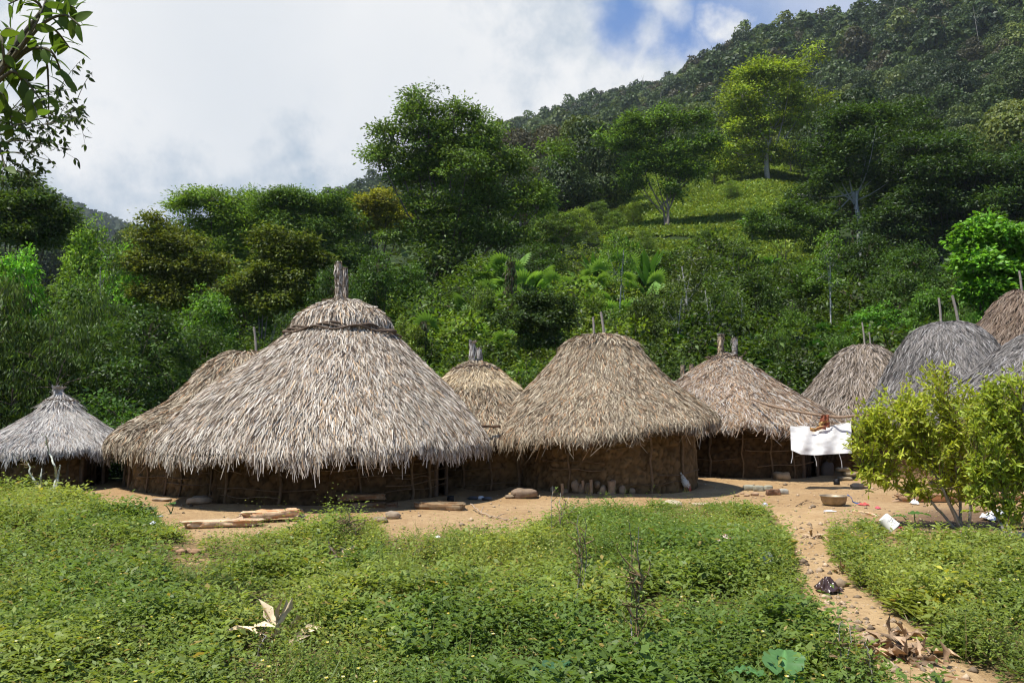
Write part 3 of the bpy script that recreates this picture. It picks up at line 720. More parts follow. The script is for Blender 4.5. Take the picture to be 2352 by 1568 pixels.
def grow(name_leaf, rng, lobes, trunk_h, tips, per, tr, leaf, base=GREEN, trunk_r=.12, trunks=1, tcol=(.14, .11, .08), flat=.55, up=.6, mat=None, droop=.15, shell_=(.55, 1.0), limbs=True, big=False, big_prof=None, cl_col=True, lean=0, twig_r=.012, nlimb=None):
    """lobes: (x, y, z, rx, ry, rz) of the crown's masses; returns (foliage G, wood G)"""
    gl, gw = G(), G(); lobes = np.array(lobes, float)
    vol = (lobes[:, 3] * lobes[:, 4] * lobes[:, 5]) ** (2 / 3); pr = vol / vol.sum()
    li = rng.choice(len(lobes), tips, p=pr); d = rdir(rng, tips, 0.25)
    rad = rng.uniform(*shell_, tips)[:, None]
    Tp = lobes[li, :3] + d * rad * lobes[li, 3:]
    bumps = 1 + 0.25 * (noise2(d[:, 0] * 3 + 7, d[:, 1] * 3 + d[:, 2] * 3, int(rng.integers(99))) - .5)
    Tp = lobes[li, :3] + (Tp - lobes[li, :3]) * bumps[:, None]
    cs = rng.uniform(.5, 1.75, tips)
    m = tips * per; ti = np.repeat(np.arange(tips), per)
    off = rng.normal(size=(m, 3)) * np.array([tr, tr, tr * max(flat, .5)]) * rng.uniform(.7, 1.3, (m, 1))
    P = Tp[ti] + off
    D = nrm(off * np.array([1, 1, .6]) + rng.normal(size=(m, 3)) * tr * .5 + np.array([0, 0, -droop * tr]))
    N = nrm(rng.normal(size=(m, 3)) * .55 + np.array([0, 0, up]) + nrm(P - lobes[li[ti], :3]) * .35)
    L = leaf[0] * rng.uniform(.65, 1.3, m); Wd = L * leaf[1]
    c = lcol(rng, m, base)
    if cl_col: c = c * cs[ti][:, None]
    (bigleaves if big else leaves)(gl, P, D, N, L, Wd, c)
    tops = []
    for k in range(trunks):
        b = np.array([rng.normal(0, .12 * (trunks > 1)) * trunks * .5, rng.normal(0, .12 * (trunks > 1)), -0.3])
        t = np.array([b[0] * 2.5 + rng.normal(0, .06) * trunk_h + lean, b[1] * 2, trunk_h]); tops.append(t)
        addtube(gw, bez(b, t, (rng.normal(0, .04) * trunk_h, rng.normal(0, .03) * trunk_h, 0), 7), np.linspace(trunk_r, trunk_r * .62, 7) / max(1, trunks ** .5), 7, tcol)
    if limbs:
        for k, lb in enumerate(lobes):
            if nlimb is not None and k not in nlimb: continue
            t = tops[k % len(tops)] * [1, 1, rng.uniform(.55, 1.0)]; c0 = lb[:3] - np.array([0, 0, lb[5] * .25])
            addtube(gw, bez(t, c0, (rng.normal(0, .1), rng.normal(0, .1), -abs(np.linalg.norm(c0 - t)) * .08), 6), np.linspace(trunk_r * .42, trunk_r * .14, 6) / max(1, trunks ** .4), 5, np.array(tcol) * .8)
            idx = np.where(li == k)[0][:10]
            for q in idx:
                addtube(gw, bez(c0, Tp[q], (0, 0, .05 * np.linalg.norm(Tp[q] - c0)), 4), np.linspace(trunk_r * .16, twig_r, 4), 4, tcol)
    return gl, gw

PROTO = {}
def proto(key, name, leafpart='crown', mat=None, **kw):
    """one of each kind, 10 m tall at scale 1 (shrubs 2.5 m)"""
    rng = np.random.default_rng(abs(hash(key)) % 1000 if False else sum(map(ord, key)) * 7)
    gl, gw = grow(leafpart, rng, **kw)
    root = bpy.data.objects.new(name, None); root.empty_display_size = .3
    l = gl.build(leafpart, mat or M_LEAF, root, smooth=False); w = gw.build('trunk' if 'crown' in leafpart else 'trunk', M_BARK, root)
    PROTO[key] = [root, False, kw.get('H', 10)]
def place(key, u, r, vtop=None, wpx=None, color=(1, 1, 1), label=None, cat='tree', group=None, H=None, W0=None, rz=None, scale=None, xy=None, sink=0.0):
    rec = PROTO[key]; root = rec[0]
    if cat == 'tree': color = tuple(np.array(color) * 1.25)
    if xy is None:
        a = np.array(ray(u, vtop if vtop is not None else 800)); h = math.hypot(a[0], a[1]); x, y = a[0] / h * r, a[1] / h * r
    else: x, y = xy; r = math.hypot(x, y)
    z = tzf(x, y) - sink
    if scale is None:
        a = ray(u, vtop); top = H0 + a[2] / math.hypot(a[0], a[1]) * r; sz = max(0.12, (top - z) / DIM[key][1])
        sx = (wpx * y / F0) / DIM[key][0] if wpx else sz
    else: sz = sx = scale
    rz = R.uniform(0, 2 * PI) if rz is None else rz
    if not rec[1]:
        rec[1] = True; COL.objects.link(root); root.location = (x, y, z); root.rotation_euler = (0, 0, rz); root.scale = (sx, sx, sz)
        tag(root, label, cat, group); root.color = (*color, 1)
        for c in root.children:
            if not c.name.startswith('trunk'): c.color = (*color, 1)
        return root
    o = copy_tree(root, (x, y, z), rz, (sx, sx, sz), color, label, group); o['category'] = cat
    if group is None and 'group' in o.keys(): del o['group']
    return o
def r_of(u, vb):
    rs = np.linspace(25, 175, 400); a = ray(u, vb); h = math.hypot(a[0], a[1]); X, Y = a[0] / h * rs, a[1] / h * rs
    vv = proj(X, Y, tz(X, Y))[1]; i = np.argmax(vv < vb); return float(rs[i])
def put(key, u, vb, s, **kw):
    a = ray(u, vb); h = math.hypot(a[0], a[1]); r = r_of(u, vb)
    return place(key, u, r, xy=(a[0] / h * r, a[1] / h * r), scale=s, **kw)
# width and height of each kind at scale 1
DIM = {'round': (8.4, 10), 'spread': (11, 9.6), 'tall': (6.2, 11), 'shrub': (3.6, 2.6), 'shrub_fine': (3.4, 2.4), 'willow': (6.6, 7.2), 'slender': (3.6, 9.6), 'vee': (9.0, 10), 'dome': (9.5, 9)}
proto('round', 'broadleaf_tree', lobes=[(0, 0, 6.8, 2.6, 2.6, 2.2), (-2, .4, 5.4, 1.9, 1.9, 1.5), (1.9, -.5, 5.7, 2, 2, 1.6), (.3, 1.8, 6.4, 1.9, 1.9, 1.7), (-.5, -1.9, 4.9, 1.9, 1.9, 1.4), (.8, .2, 8.2, 1.7, 1.7, 1.4), (-1.2, -.6, 7.4, 1.5, 1.5, 1.3), (1.6, -1.6, 3.9, 1.5, 1.5, 1.1), (-1.7, -1.5, 3.6, 1.5, 1.5, 1.1)],
      trunk_h=4, tips=300, per=32, tr=.24, leaf=(.30, .45), trunk_r=.22)
proto('tall', 'tall_tree', lobes=[(0, 0, 8.8, 1.8, 1.8, 1.9), (-1.3, .2, 7.2, 1.5, 1.5, 1.4), (1.2, -.4, 6.5, 1.6, 1.6, 1.4), (.2, 1.1, 7.6, 1.4, 1.4, 1.5), (-.5, -1.2, 5.4, 1.5, 1.5, 1.2), (.9, .4, 4.6, 1.4, 1.4, 1.0), (-1.2, -.3, 4.2, 1.2, 1.2, .9)],
      trunk_h=5, tips=230, per=30, tr=.24, leaf=(.28, .45), trunk_r=.18)
proto('dome', 'bushy_tree', lobes=[(0, 0, 5.6, 3.4, 3.4, 3.2), (-2.6, -.8, 3.6, 2.2, 2.2, 2.4), (2.6, -.6, 3.8, 2.2, 2.2, 2.4), (0, -2.4, 3.2, 2.6, 2.2, 2.4), (.8, .3, 7.4, 2.0, 2, 1.6), (0, 2, 4, 2.4, 2.2, 2.6)],
      trunk_h=3, tips=430, per=28, tr=.26, leaf=(.27, .42), trunk_r=.2, shell_=(.7, 1.03))
proto('willow', 'drooping_tree', lobes=[(0, 0, 4.9, 2.4, 2.4, 1.9), (-1.8, -.3, 3.6, 1.7, 1.7, 1.6), (1.8, -.4, 3.8, 1.6, 1.7, 1.6), (0, -1.6, 3.1, 1.9, 1.7, 1.7), (.2, 1.2, 4.4, 1.9, 1.9, 1.8), (-.6, -1.2, 1.6, 2.2, 1.6, 1.1)],
      trunk_h=2.4, tips=330, per=30, tr=.26, leaf=(.26, .24), trunk_r=.15, droop=2.2, up=.25, shell_=(.65, 1.03))
proto('shrub', 'leafy_shrub', 'foliage', lobes=[(0, 0, 1.35, 1.15, 1.15, 1.05), (-.8, -.2, .85, .8, .8, .8), (.8, -.1, .9, .85, .8, .8), (0, -.8, .7, .9, .8, .7), (.1, .7, .95, .9, .8, .9), (.3, -.2, 2.0, .6, .6, .5)],
      trunk_h=.9, tips=170, per=18, tr=.17, leaf=(.17, .5), trunk_r=.05, trunks=2, flat=.7, shell_=(.65, 1.05))
proto('shrub_fine', 'fine_leaved_shrub', 'foliage', lobes=[(0, 0, 1.25, 1.15, 1.15, .95), (-.8, -.3, .7, .8, .8, .7), (.8, -.1, .9, .75, .8, .7), (.2, -.7, .6, .9, .8, .6), (-.3, .6, 1.0, .9, .8, .8), (-.4, -.1, 1.8, .6, .6, .5)],
      trunk_h=.8, tips=230, per=22, tr=.14, leaf=(.10, .6), trunk_r=.05, trunks=2, flat=.8, shell_=(.7, 1.05), cl_col=True)
proto('slender', 'slender_tree', lobes=[(0, 0, 8.6, 1.1, 1.1, .8), (-.8, .1, 7.6, .8, .8, .5), (.9, -.2, 7.2, .8, .8, .5), (.1, .6, 6.4, .8, .8, .5), (-.3, -.6, 5.8, .7, .7, .4)],
      trunk_h=8.0, tips=70, per=20, tr=.26, leaf=(.24, .42), trunk_r=.085, tcol=(.42, .41, .37), flat=.4)
def one_tree(name, u, r, vbase, lobes_px, label, color=(1, 1, 1), leaf=(.2, .42), tips=420, per=26, tr=.4, trunk_r=.25, trunks=1, tcol=(.16, .12, .09), th=.45, cat='tree', flat=.4, seed=1, base=GREEN, up=.6, droop=.15, depthk=.8, mat=None, group=None, vb=None):
    """a tree of its own outline: lobes given as (u, v, ru, rv) at distance r"""
    rng = np.random.default_rng(seed + 500); nl = []
    for a_, b_, c_, d_ in lobes_px:
        nl.append((a_, b_, c_ * .82, d_ * .88))
        for _ in range(3): nl.append((a_ + rng.normal(0, .55) * c_, b_ + rng.normal(0, .55) * d_, c_ * rng.uniform(.35, .65), d_ * rng.uniform(.5, .9)))
    nlimb = [4 * i for i in range(len(lobes_px))]; lobes_px = nl; tips = int(tips * 1.1); per = int(per * 1.45); tr = tr * 1.12; color = tuple(np.array(color) * 1.22)
    rng = np.random.default_rng(seed); a = np.array(ray(u, vbase)); h = math.hypot(a[0], a[1]); x, y = a[0] / h * r, a[1] / h * r
    z = tzf(x, y); s = y / F0; lob = []
    for (lu, lv, ru, rv) in lobes_px:
        p = at(lu, lv, y); lob.append((p[0] - x, rng.uniform(-.5, .5) * ru * s, p[2] - z, ru * s, ru * s * depthk, rv * s))
    zmid = min(l[2] for l in lob); k = 1.5 if r > 50 else 1.1; leaf = (leaf[0] / k, leaf[1] * 1.15); per = int(per * k * 1.2); tr = tr * .62
    gl, gw = grow('crown', rng, lobes=lob, trunk_h=max(.6, zmid * th) if vb is None else (at(u, vb, y)[2] - z), tips=tips, per=per, tr=tr, leaf=leaf, base=base, trunk_r=trunk_r, trunks=trunks, tcol=tcol, flat=flat, up=up, droop=droop, nlimb=nlimb)
    root = empty(name, (x, y, z), label, cat, group)
    c = gl.build('crown', mat or M_LEAF, root, smooth=False); c.color = (*color, 1); gw.build('trunk', M_BARK, root)
    return root
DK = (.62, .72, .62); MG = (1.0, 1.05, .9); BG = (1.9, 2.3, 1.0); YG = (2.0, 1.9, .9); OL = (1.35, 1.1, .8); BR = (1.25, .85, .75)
one_tree('broad_crowned_tree', 1050, 62, 640, [(960, 262, 68, 42), (1045, 268, 62, 36), (900, 315, 50, 30), (985, 330, 90, 48), (1110, 318, 80, 40), (880, 372, 56, 28), (965, 400, 90, 42), (1075, 395, 100, 50), (1170, 375, 66, 44), (1000, 470, 90, 40), (1120, 470, 110, 45), (1215, 440, 62, 34), (940, 470, 60, 30), (1050, 545, 110, 40), (1165, 545, 90, 36), (1235, 480, 50, 22), (940, 245, 22, 20)],
    'tallest broad tree above the huts, dark uneven crown against the cloudy sky', (.85, 1.0, .8), (.42, .38), 760, 30, .62, .42, 3, th=.5, seed=3, flat=.35, tcol=(.15, .12, .1))
one_tree('forked_tree', 1530, 100, 500, [(1450, 290, 50, 32), (1530, 275, 52, 28), (1600, 275, 40, 28), (1425, 325, 36, 26), (1500, 330, 60, 34), (1575, 335, 58, 34), (1625, 330, 26, 26), (1470, 375, 48, 26), (1545, 385, 52, 26), (1600, 380, 40, 22), (1455, 415, 32, 16), (1540, 430, 34, 18)],
    'forked tree with bare V-shaped trunks standing on the bright slope', (.85, 1.05, .8), (.62, .36), 420, 24, .75, .32, 3, tcol=(.24, .2, .16), seed=4, vb=470, flat=.45)
one_tree('sunlit_tree', 1765, 135, 410, [(1730, 175, 70, 32), (1810, 168, 60, 30), (1700, 225, 46, 36), (1770, 220, 80, 38), (1850, 230, 56, 36), (1705, 290, 50, 34), (1780, 285, 80, 34), (1860, 290, 46, 30), (1700, 350, 48, 26), (1775, 350, 70, 26), (1840, 350, 46, 26), (1705, 390, 50, 22)],
    'tall yellow-green tree with pale bare trunk, sunlit on the mountainside', (1.8, 1.7, .8), (.75, .4), 560, 22, 1.0, .5, 2, tcol=(.42, .38, .32), seed=5, vb=330)
one_tree('dark_spreading_tree', 1975, 88, 500, [(1930, 275, 70, 34), (2020, 262, 80, 34), (1900, 330, 60, 34), (1990, 330, 90, 36), (2085, 310, 70, 34), (1910, 400, 60, 34), (1860, 440, 60, 30), (2050, 400, 90, 36), (1880, 500, 70, 30)],
    'dark tree with a white forked trunk showing through its shade-tinted crown', (.42, .55, .45), (.5, .38), 520, 24, .75, .28, 2, tcol=(.42, .42, .4), seed=6, vb=440, flat=.3)  # cloud shadow put into the dark leaf colour
one_tree('dark_spreading_tree', 2170, 84, 560, [(2100, 345, 80, 30), (2190, 330, 80, 34), (2130, 400, 90, 34), (2230, 400, 100, 36), (2320, 400, 90, 36), (2110, 460, 90, 34), (2220, 470, 110, 36), (2340, 470, 90, 40), (2080, 520, 90, 34), (2200, 540, 110, 34), (2330, 550, 90, 34)],
    'widest tree on the slope, darkened as in cloud shadow, layered boughs reaching the picture edge', (.34, .46, .40), (.5, .38), 700, 24, .75, .3, 4, tcol=(.12, .11, .10), seed=8, flat=.28)  # leaf colour darkened in place of a cloud shadow
one_tree('small_dark_tree', 1790, 78, 585, [(1745, 498, 34, 18), (1800, 485, 44, 22), (1850, 500, 36, 20), (1775, 525, 44, 20), (1830, 530, 40, 18)],
    'small dark round tree beside the banana plant on the slope', (.55, .72, .55), (.4, .42), 170, 22, .55, .12, 3, seed=9)
one_tree('gnarled_tree', 55, 52, 560, [(40, 412, 34, 10), (72, 425, 22, 14), (105, 445, 16, 8), (25, 460, 50, 20), (85, 470, 60, 26), (20, 500, 60, 26), (120, 510, 50, 26), (60, 545, 90, 30)],
    'dark tree with a ragged gnarled top rising beside the far blue hill', (.5, .6, .5), (.34, .4), 380, 22, .45, .22, 2, seed=10, flat=.35)
one_tree('domed_tree', 500, 64, 700, [(430, 475, 46, 26), (490, 460, 66, 26), (560, 455, 66, 26), (450, 520, 70, 34), (540, 515, 80, 36), (610, 500, 50, 32), (480, 575, 80, 34), (580, 580, 70, 34)],
    'domed tree with sunlit pale leaf tips on top, behind the brown-leaved tree', (1.25, 1.45, .9), (.36, .34), 520, 26, .5, .25, 2, seed=11)
one_tree('domed_tree', 715, 60, 700, [(640, 470, 50, 28), (700, 470, 60, 26), (760, 480, 56, 28), (660, 525, 60, 34), (740, 530, 74, 36), (800, 510, 40, 30), (690, 585, 80, 34), (775, 590, 60, 34)],
    'deep green tree left of the tallest one, its top cut by a few upright sprigs', (.72, .9, .75), (.34, .36), 520, 26, .48, .25, 2, seed=12)
one_tree('olive_tree', 880, 72, 620, [(835, 462, 40, 20), (890, 470, 50, 22), (860, 505, 56, 24), (925, 505, 34, 24)],
    'yellowish olive tree crown just below the tallest tree', (2.0, 1.45, .9), (.4, .36), 240, 26, .5, .2, 1, seed=13)
one_tree('brown_leaved_tree', 375, 44, 800, [(350, 545, 60, 28), (420, 560, 66, 30), (330, 600, 56, 30), (400, 615, 76, 34), (470, 610, 46, 30), (360, 670, 70, 30), (440, 680, 60, 30)],
    'russet brown tree with small glossy leaves, behind the leftmost dark thicket', (1.0, .86, .66), (.2, .45), 460, 26, .36, .14, 2, tcol=(.3, .27, .22), seed=14)
one_tree('brown_leaved_tree', 650, 40, 860, [(610, 570, 46, 26), (665, 575, 60, 28), (720, 600, 46, 28), (625, 625, 66, 32), (690, 640, 66, 32), (650, 690, 70, 30), (590, 660, 40, 30)],
    'brown and dark green glossy tree above the roof pole of the half-hidden hut', (.92, .84, .66), (.2, .45), 460, 26, .34, .14, 2, tcol=(.3, .27, .22), seed=15)
one_tree('dark_shrub_tree', 1245, 33, 930, [(1215, 695, 34, 20), (1265, 690, 36, 18), (1200, 730, 34, 22), (1250, 735, 50, 26), (1300, 740, 28, 22), (1215, 780, 40, 24), (1275, 785, 40, 24)],
    'small bluish-dark tree with many thin stems, rising between two thatched roofs', (.42, .5, .62), (.15, .45), 300, 22, .2, .045, 4, seed=16, vb=830)
one_tree('bright_tree', 2275, 37, 880, [(2240, 555, 46, 26), (2300, 540, 50, 26), (2345, 570, 34, 30), (2235, 610, 50, 30), (2300, 620, 60, 34), (2250, 670, 50, 30), (2320, 690, 50, 34), (2275, 740, 50, 26)],
    'bright green large-leaved tree over the grey dome huts', (1.1, 1.75, .8), (.24, .5), 420, 22, .32, .12, 2, seed=17)

# near dark wall of trees on the left
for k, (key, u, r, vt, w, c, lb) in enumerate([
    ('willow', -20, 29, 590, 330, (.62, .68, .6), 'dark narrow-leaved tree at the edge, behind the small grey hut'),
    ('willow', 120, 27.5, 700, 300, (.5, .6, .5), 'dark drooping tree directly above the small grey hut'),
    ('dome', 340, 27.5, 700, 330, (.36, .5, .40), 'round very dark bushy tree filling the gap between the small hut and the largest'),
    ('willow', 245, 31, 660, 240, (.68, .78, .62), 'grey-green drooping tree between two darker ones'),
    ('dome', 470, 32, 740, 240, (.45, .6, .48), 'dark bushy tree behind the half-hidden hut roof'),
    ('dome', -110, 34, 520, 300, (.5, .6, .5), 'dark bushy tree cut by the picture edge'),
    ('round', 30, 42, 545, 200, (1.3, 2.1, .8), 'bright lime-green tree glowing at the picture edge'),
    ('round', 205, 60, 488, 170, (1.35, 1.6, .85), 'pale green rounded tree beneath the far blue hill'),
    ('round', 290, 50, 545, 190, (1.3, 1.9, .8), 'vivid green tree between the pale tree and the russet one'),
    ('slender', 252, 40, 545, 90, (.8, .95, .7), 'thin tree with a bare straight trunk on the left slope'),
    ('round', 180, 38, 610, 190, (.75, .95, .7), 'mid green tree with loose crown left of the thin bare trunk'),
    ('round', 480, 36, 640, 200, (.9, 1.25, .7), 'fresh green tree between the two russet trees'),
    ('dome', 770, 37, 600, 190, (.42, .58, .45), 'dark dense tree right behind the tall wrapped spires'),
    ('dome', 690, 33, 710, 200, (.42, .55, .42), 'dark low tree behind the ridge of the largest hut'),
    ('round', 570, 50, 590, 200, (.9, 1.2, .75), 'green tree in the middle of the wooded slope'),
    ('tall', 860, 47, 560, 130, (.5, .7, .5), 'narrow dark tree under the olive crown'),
    ('round', 925, 52, 590, 180, (.55, .75, .55), 'shade-tinted tree at the foot of the tallest tree'),
    ('dome', 1230, 60, 560, 200, (.4, .55, .42), 'shade-tinted thicket tree below the tallest tree crown'),
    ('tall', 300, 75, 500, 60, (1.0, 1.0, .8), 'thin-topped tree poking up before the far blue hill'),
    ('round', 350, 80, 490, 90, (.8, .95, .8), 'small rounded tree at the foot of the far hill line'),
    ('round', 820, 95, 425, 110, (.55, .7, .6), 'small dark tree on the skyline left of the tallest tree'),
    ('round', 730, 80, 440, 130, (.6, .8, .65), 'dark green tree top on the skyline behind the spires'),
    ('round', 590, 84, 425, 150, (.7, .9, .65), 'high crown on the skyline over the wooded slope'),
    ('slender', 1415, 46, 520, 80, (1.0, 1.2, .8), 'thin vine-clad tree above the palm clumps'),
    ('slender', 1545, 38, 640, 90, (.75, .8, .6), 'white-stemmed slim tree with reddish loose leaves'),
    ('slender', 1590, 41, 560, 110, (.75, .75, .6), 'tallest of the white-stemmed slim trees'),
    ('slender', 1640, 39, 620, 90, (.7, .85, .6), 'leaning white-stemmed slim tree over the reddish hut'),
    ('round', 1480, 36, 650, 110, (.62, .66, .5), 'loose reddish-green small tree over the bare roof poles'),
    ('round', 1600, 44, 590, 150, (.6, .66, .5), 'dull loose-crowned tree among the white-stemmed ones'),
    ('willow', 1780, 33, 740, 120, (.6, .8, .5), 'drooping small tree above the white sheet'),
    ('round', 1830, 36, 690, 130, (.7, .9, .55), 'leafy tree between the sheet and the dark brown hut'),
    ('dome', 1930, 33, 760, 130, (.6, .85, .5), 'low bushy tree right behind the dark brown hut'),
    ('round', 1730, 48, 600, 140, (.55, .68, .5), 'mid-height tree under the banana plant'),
    ('round', 2060, 46, 600, 170, (.5, .66, .48), 'shade-tinted tree above the gap between the domed roofs'),
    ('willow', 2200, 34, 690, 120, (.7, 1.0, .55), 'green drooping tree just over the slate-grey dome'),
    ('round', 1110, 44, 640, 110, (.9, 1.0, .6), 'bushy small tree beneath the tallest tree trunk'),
    ('round', 940, 38, 720, 110, (1.2, 1.2, .65), 'sun-tinted small tree beside the shoulder of the largest roof'),
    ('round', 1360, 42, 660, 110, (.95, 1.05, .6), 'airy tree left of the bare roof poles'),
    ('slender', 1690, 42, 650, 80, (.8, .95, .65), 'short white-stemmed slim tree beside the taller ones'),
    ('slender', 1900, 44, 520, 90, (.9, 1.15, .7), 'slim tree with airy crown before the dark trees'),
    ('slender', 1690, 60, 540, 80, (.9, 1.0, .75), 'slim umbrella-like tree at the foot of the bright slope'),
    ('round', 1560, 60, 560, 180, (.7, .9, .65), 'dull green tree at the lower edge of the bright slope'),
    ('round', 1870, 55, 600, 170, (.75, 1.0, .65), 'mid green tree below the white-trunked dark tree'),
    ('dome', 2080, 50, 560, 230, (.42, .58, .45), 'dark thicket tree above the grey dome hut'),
    ('dome', 1990, 60, 540, 200, (.34, .46, .38), 'thicket tree tinted dark as in the shade of the wide tree'),
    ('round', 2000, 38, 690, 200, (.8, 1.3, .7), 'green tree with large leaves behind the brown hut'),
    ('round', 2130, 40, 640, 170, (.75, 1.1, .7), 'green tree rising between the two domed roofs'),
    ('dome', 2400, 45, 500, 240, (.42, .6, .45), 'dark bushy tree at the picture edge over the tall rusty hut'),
    ('round', 2290, 60, 470, 200, (.5, .65, .5), 'shade-tinted tree behind the bright large-leaved one')]):
    place(key, u, r, vt, w, c, lb, 'tree', None)  # sunny and shady trees carry that light in their leaf tint

def where(u):
    for lim, t in ((180, 'over the small grey hut'), (420, 'past the small grey hut'), (700, 'behind the half-hidden hut'), (900, 'behind the tall wrapped spires'), (1040, 'beside the largest hut'), (1200, 'above the narrow hut'),
                   (1330, 'left of the pole-topped hut'), (1450, 'above the two bare roof poles'), (1600, 'left of the reddish hut'), (1740, 'above the reddish hut'), (1880, 'above the white sheet'), (2080, 'above the dark brown hut'), (2230, 'above the slate-grey dome'), (9999, 'by the tall rusty hut')):
        if u < lim: return t
rngf = np.random.default_rng(31)
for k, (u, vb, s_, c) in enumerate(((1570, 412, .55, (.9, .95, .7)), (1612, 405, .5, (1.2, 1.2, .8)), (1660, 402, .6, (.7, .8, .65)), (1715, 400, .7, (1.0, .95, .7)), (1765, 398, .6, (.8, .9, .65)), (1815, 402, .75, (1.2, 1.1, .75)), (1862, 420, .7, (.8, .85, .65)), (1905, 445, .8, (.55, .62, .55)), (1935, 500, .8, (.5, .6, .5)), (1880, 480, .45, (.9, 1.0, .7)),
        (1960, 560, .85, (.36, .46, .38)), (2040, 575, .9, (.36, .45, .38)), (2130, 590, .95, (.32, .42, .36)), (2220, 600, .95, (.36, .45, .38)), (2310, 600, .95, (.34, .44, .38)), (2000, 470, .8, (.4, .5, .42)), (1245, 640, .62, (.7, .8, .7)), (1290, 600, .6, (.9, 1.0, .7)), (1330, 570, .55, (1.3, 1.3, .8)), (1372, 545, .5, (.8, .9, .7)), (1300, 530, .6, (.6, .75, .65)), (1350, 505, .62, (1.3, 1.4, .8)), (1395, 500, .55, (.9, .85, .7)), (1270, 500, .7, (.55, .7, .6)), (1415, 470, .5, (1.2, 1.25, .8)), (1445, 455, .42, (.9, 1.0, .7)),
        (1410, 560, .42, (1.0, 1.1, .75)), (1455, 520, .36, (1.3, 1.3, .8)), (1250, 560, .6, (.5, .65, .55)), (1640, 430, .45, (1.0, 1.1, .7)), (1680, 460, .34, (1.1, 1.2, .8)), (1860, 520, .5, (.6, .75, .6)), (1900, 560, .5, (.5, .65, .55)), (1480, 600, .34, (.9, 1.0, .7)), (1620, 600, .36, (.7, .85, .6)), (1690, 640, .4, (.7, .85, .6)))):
    put('round' if k % 3 else 'dome', u, vb, s_, color=c, cat='tree', label=('small ' if s_ < .5 else '') + ('bright green ' if c[0] > 1.1 else 'dull green ' if c[0] > .75 else 'dark ') + ('round-crowned' if k % 3 else 'bushy') + ' tree at ' + ('foot' if vb > 540 else 'middle' if vb > 480 else 'crest') + ' of bank ' + where(u), group='small trees scattered on the upper bank')
# bank of shrubs between the huts and the trees
g_sh = 'leafy shrubs covering the bank behind the huts'
rng = np.random.default_rng(5); pts = []
SHC = [(.75, .95, .6), (1.0, 1.2, .65), (1.45, 1.55, .75), (.55, .68, .5), (1.8, 1.75, .8), (.9, 1.05, .8)]
SHN = ['medium green', 'fresh green', 'bright sun-tinted', 'dark green', 'yellowish sun-tinted', 'grey-green']
tries = 0
while len(pts) < 175 and tries < 6000:
    tries += 1
    a = rng.uniform(-.66, .66); r = 26.5 + 36 * rng.random() ** 1.25; x, y = r * math.sin(a), r * math.cos(a)
    if any(math.hypot(x - c[0], y - c[1]) < HUT_RW[k] + 2.4 for k, c in HUT_XY.items()): continue
    if any(math.hypot(x - p[0], y - p[1]) < 1.2 + r * .02 for p in pts): continue
    u, v = proj(np.array([x]), np.array([y]), np.array([tzf(x, y)])); u = u[0]
    if u < 850 and rng.random() < .45: continue
    lit_tint = 850 < u < 1500  # sun and shade over the bank put into the shrub colours
    ci = rng.choice([1, 2, 4, 0, 5], p=[.25, .25, .25, .15, .1]) if lit_tint else rng.choice([0, 1, 3, 5], p=[.35, .2, .3, .15])
    pts.append((x, y, r, u, int(ci), rng.uniform(.75, 1.35) * (1 + (r - 27) * .022)))
for (x, y, r, u, ci, s) in pts:
    fine = rng.random() < .5
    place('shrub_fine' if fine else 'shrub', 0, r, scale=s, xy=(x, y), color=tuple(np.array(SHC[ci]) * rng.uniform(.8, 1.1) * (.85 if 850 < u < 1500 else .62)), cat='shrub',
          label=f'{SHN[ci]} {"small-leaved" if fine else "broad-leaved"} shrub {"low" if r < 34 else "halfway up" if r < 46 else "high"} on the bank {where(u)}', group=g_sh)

for u, r, s_, lb in ((255, 24.5, .8, 'dark shrub filling the gap between the small hut and its neighbour'), (290, 23.5, .65, 'lower dark shrub in the gap by the small hut'), (215, 25, .9, 'dark shrub right behind the small grey hut')):
    a = ray(u, 1000); h = math.hypot(a[0], a[1]); place('shrub', u, r, xy=(a[0] / h * r, a[1] / h * r), scale=s_, color=(.5, .75, .5), cat='shrub', label=lb)
# fan palms, banana and big-leaved plants
def fan_palm(seed):
    rng = np.random.default_rng(seed); g = G(); gs = G()
    for k in range(11):
        az = k * 2.4 + rng.uniform(-.3, .3); el = rng.uniform(.5, 1.35); ln = rng.uniform(.9, 1.6)
        d = np.array([math.cos(az) * math.cos(el), math.sin(az) * math.cos(el), math.sin(el)]); tip = d * ln
        addtube(gs, bez((0, 0, 0), tip, (0, 0, .1), 5), .014, 4, (.10, .16, .05))
        T = np.cross(d, [0, 0, 1]); T /= np.linalg.norm(T); fwd = nrm(d + np.array([0, 0, -.35]))
        m = 18; fa = np.linspace(-1.75, 1.75, m); D = np.cos(fa)[:, None] * fwd + np.sin(fa)[:, None] * T
        D = nrm(D + np.array([0, 0, -.18])); N = np.cross(T, fwd); N = N if N[2] > 0 else -N
        L = rng.uniform(.5, .7) * (1 - .12 * np.abs(fa)); c = lcol(rng, m, (.065, .12, .035), .15, .1) * rng.uniform(.8, 1.3)
        bigleaves(g, np.tile(tip, (m, 1)), D, np.tile(N, (m, 1)), L, .10, c, ((0, .25), (.4, .95), (.75, .8), (1, .05)), .2, .18)
    root = bpy.data.objects.new('fan_palm', None); g.build('fronds', M_LEAF, root, smooth=False); gs.build('stem', M_BARK, root)
    return root
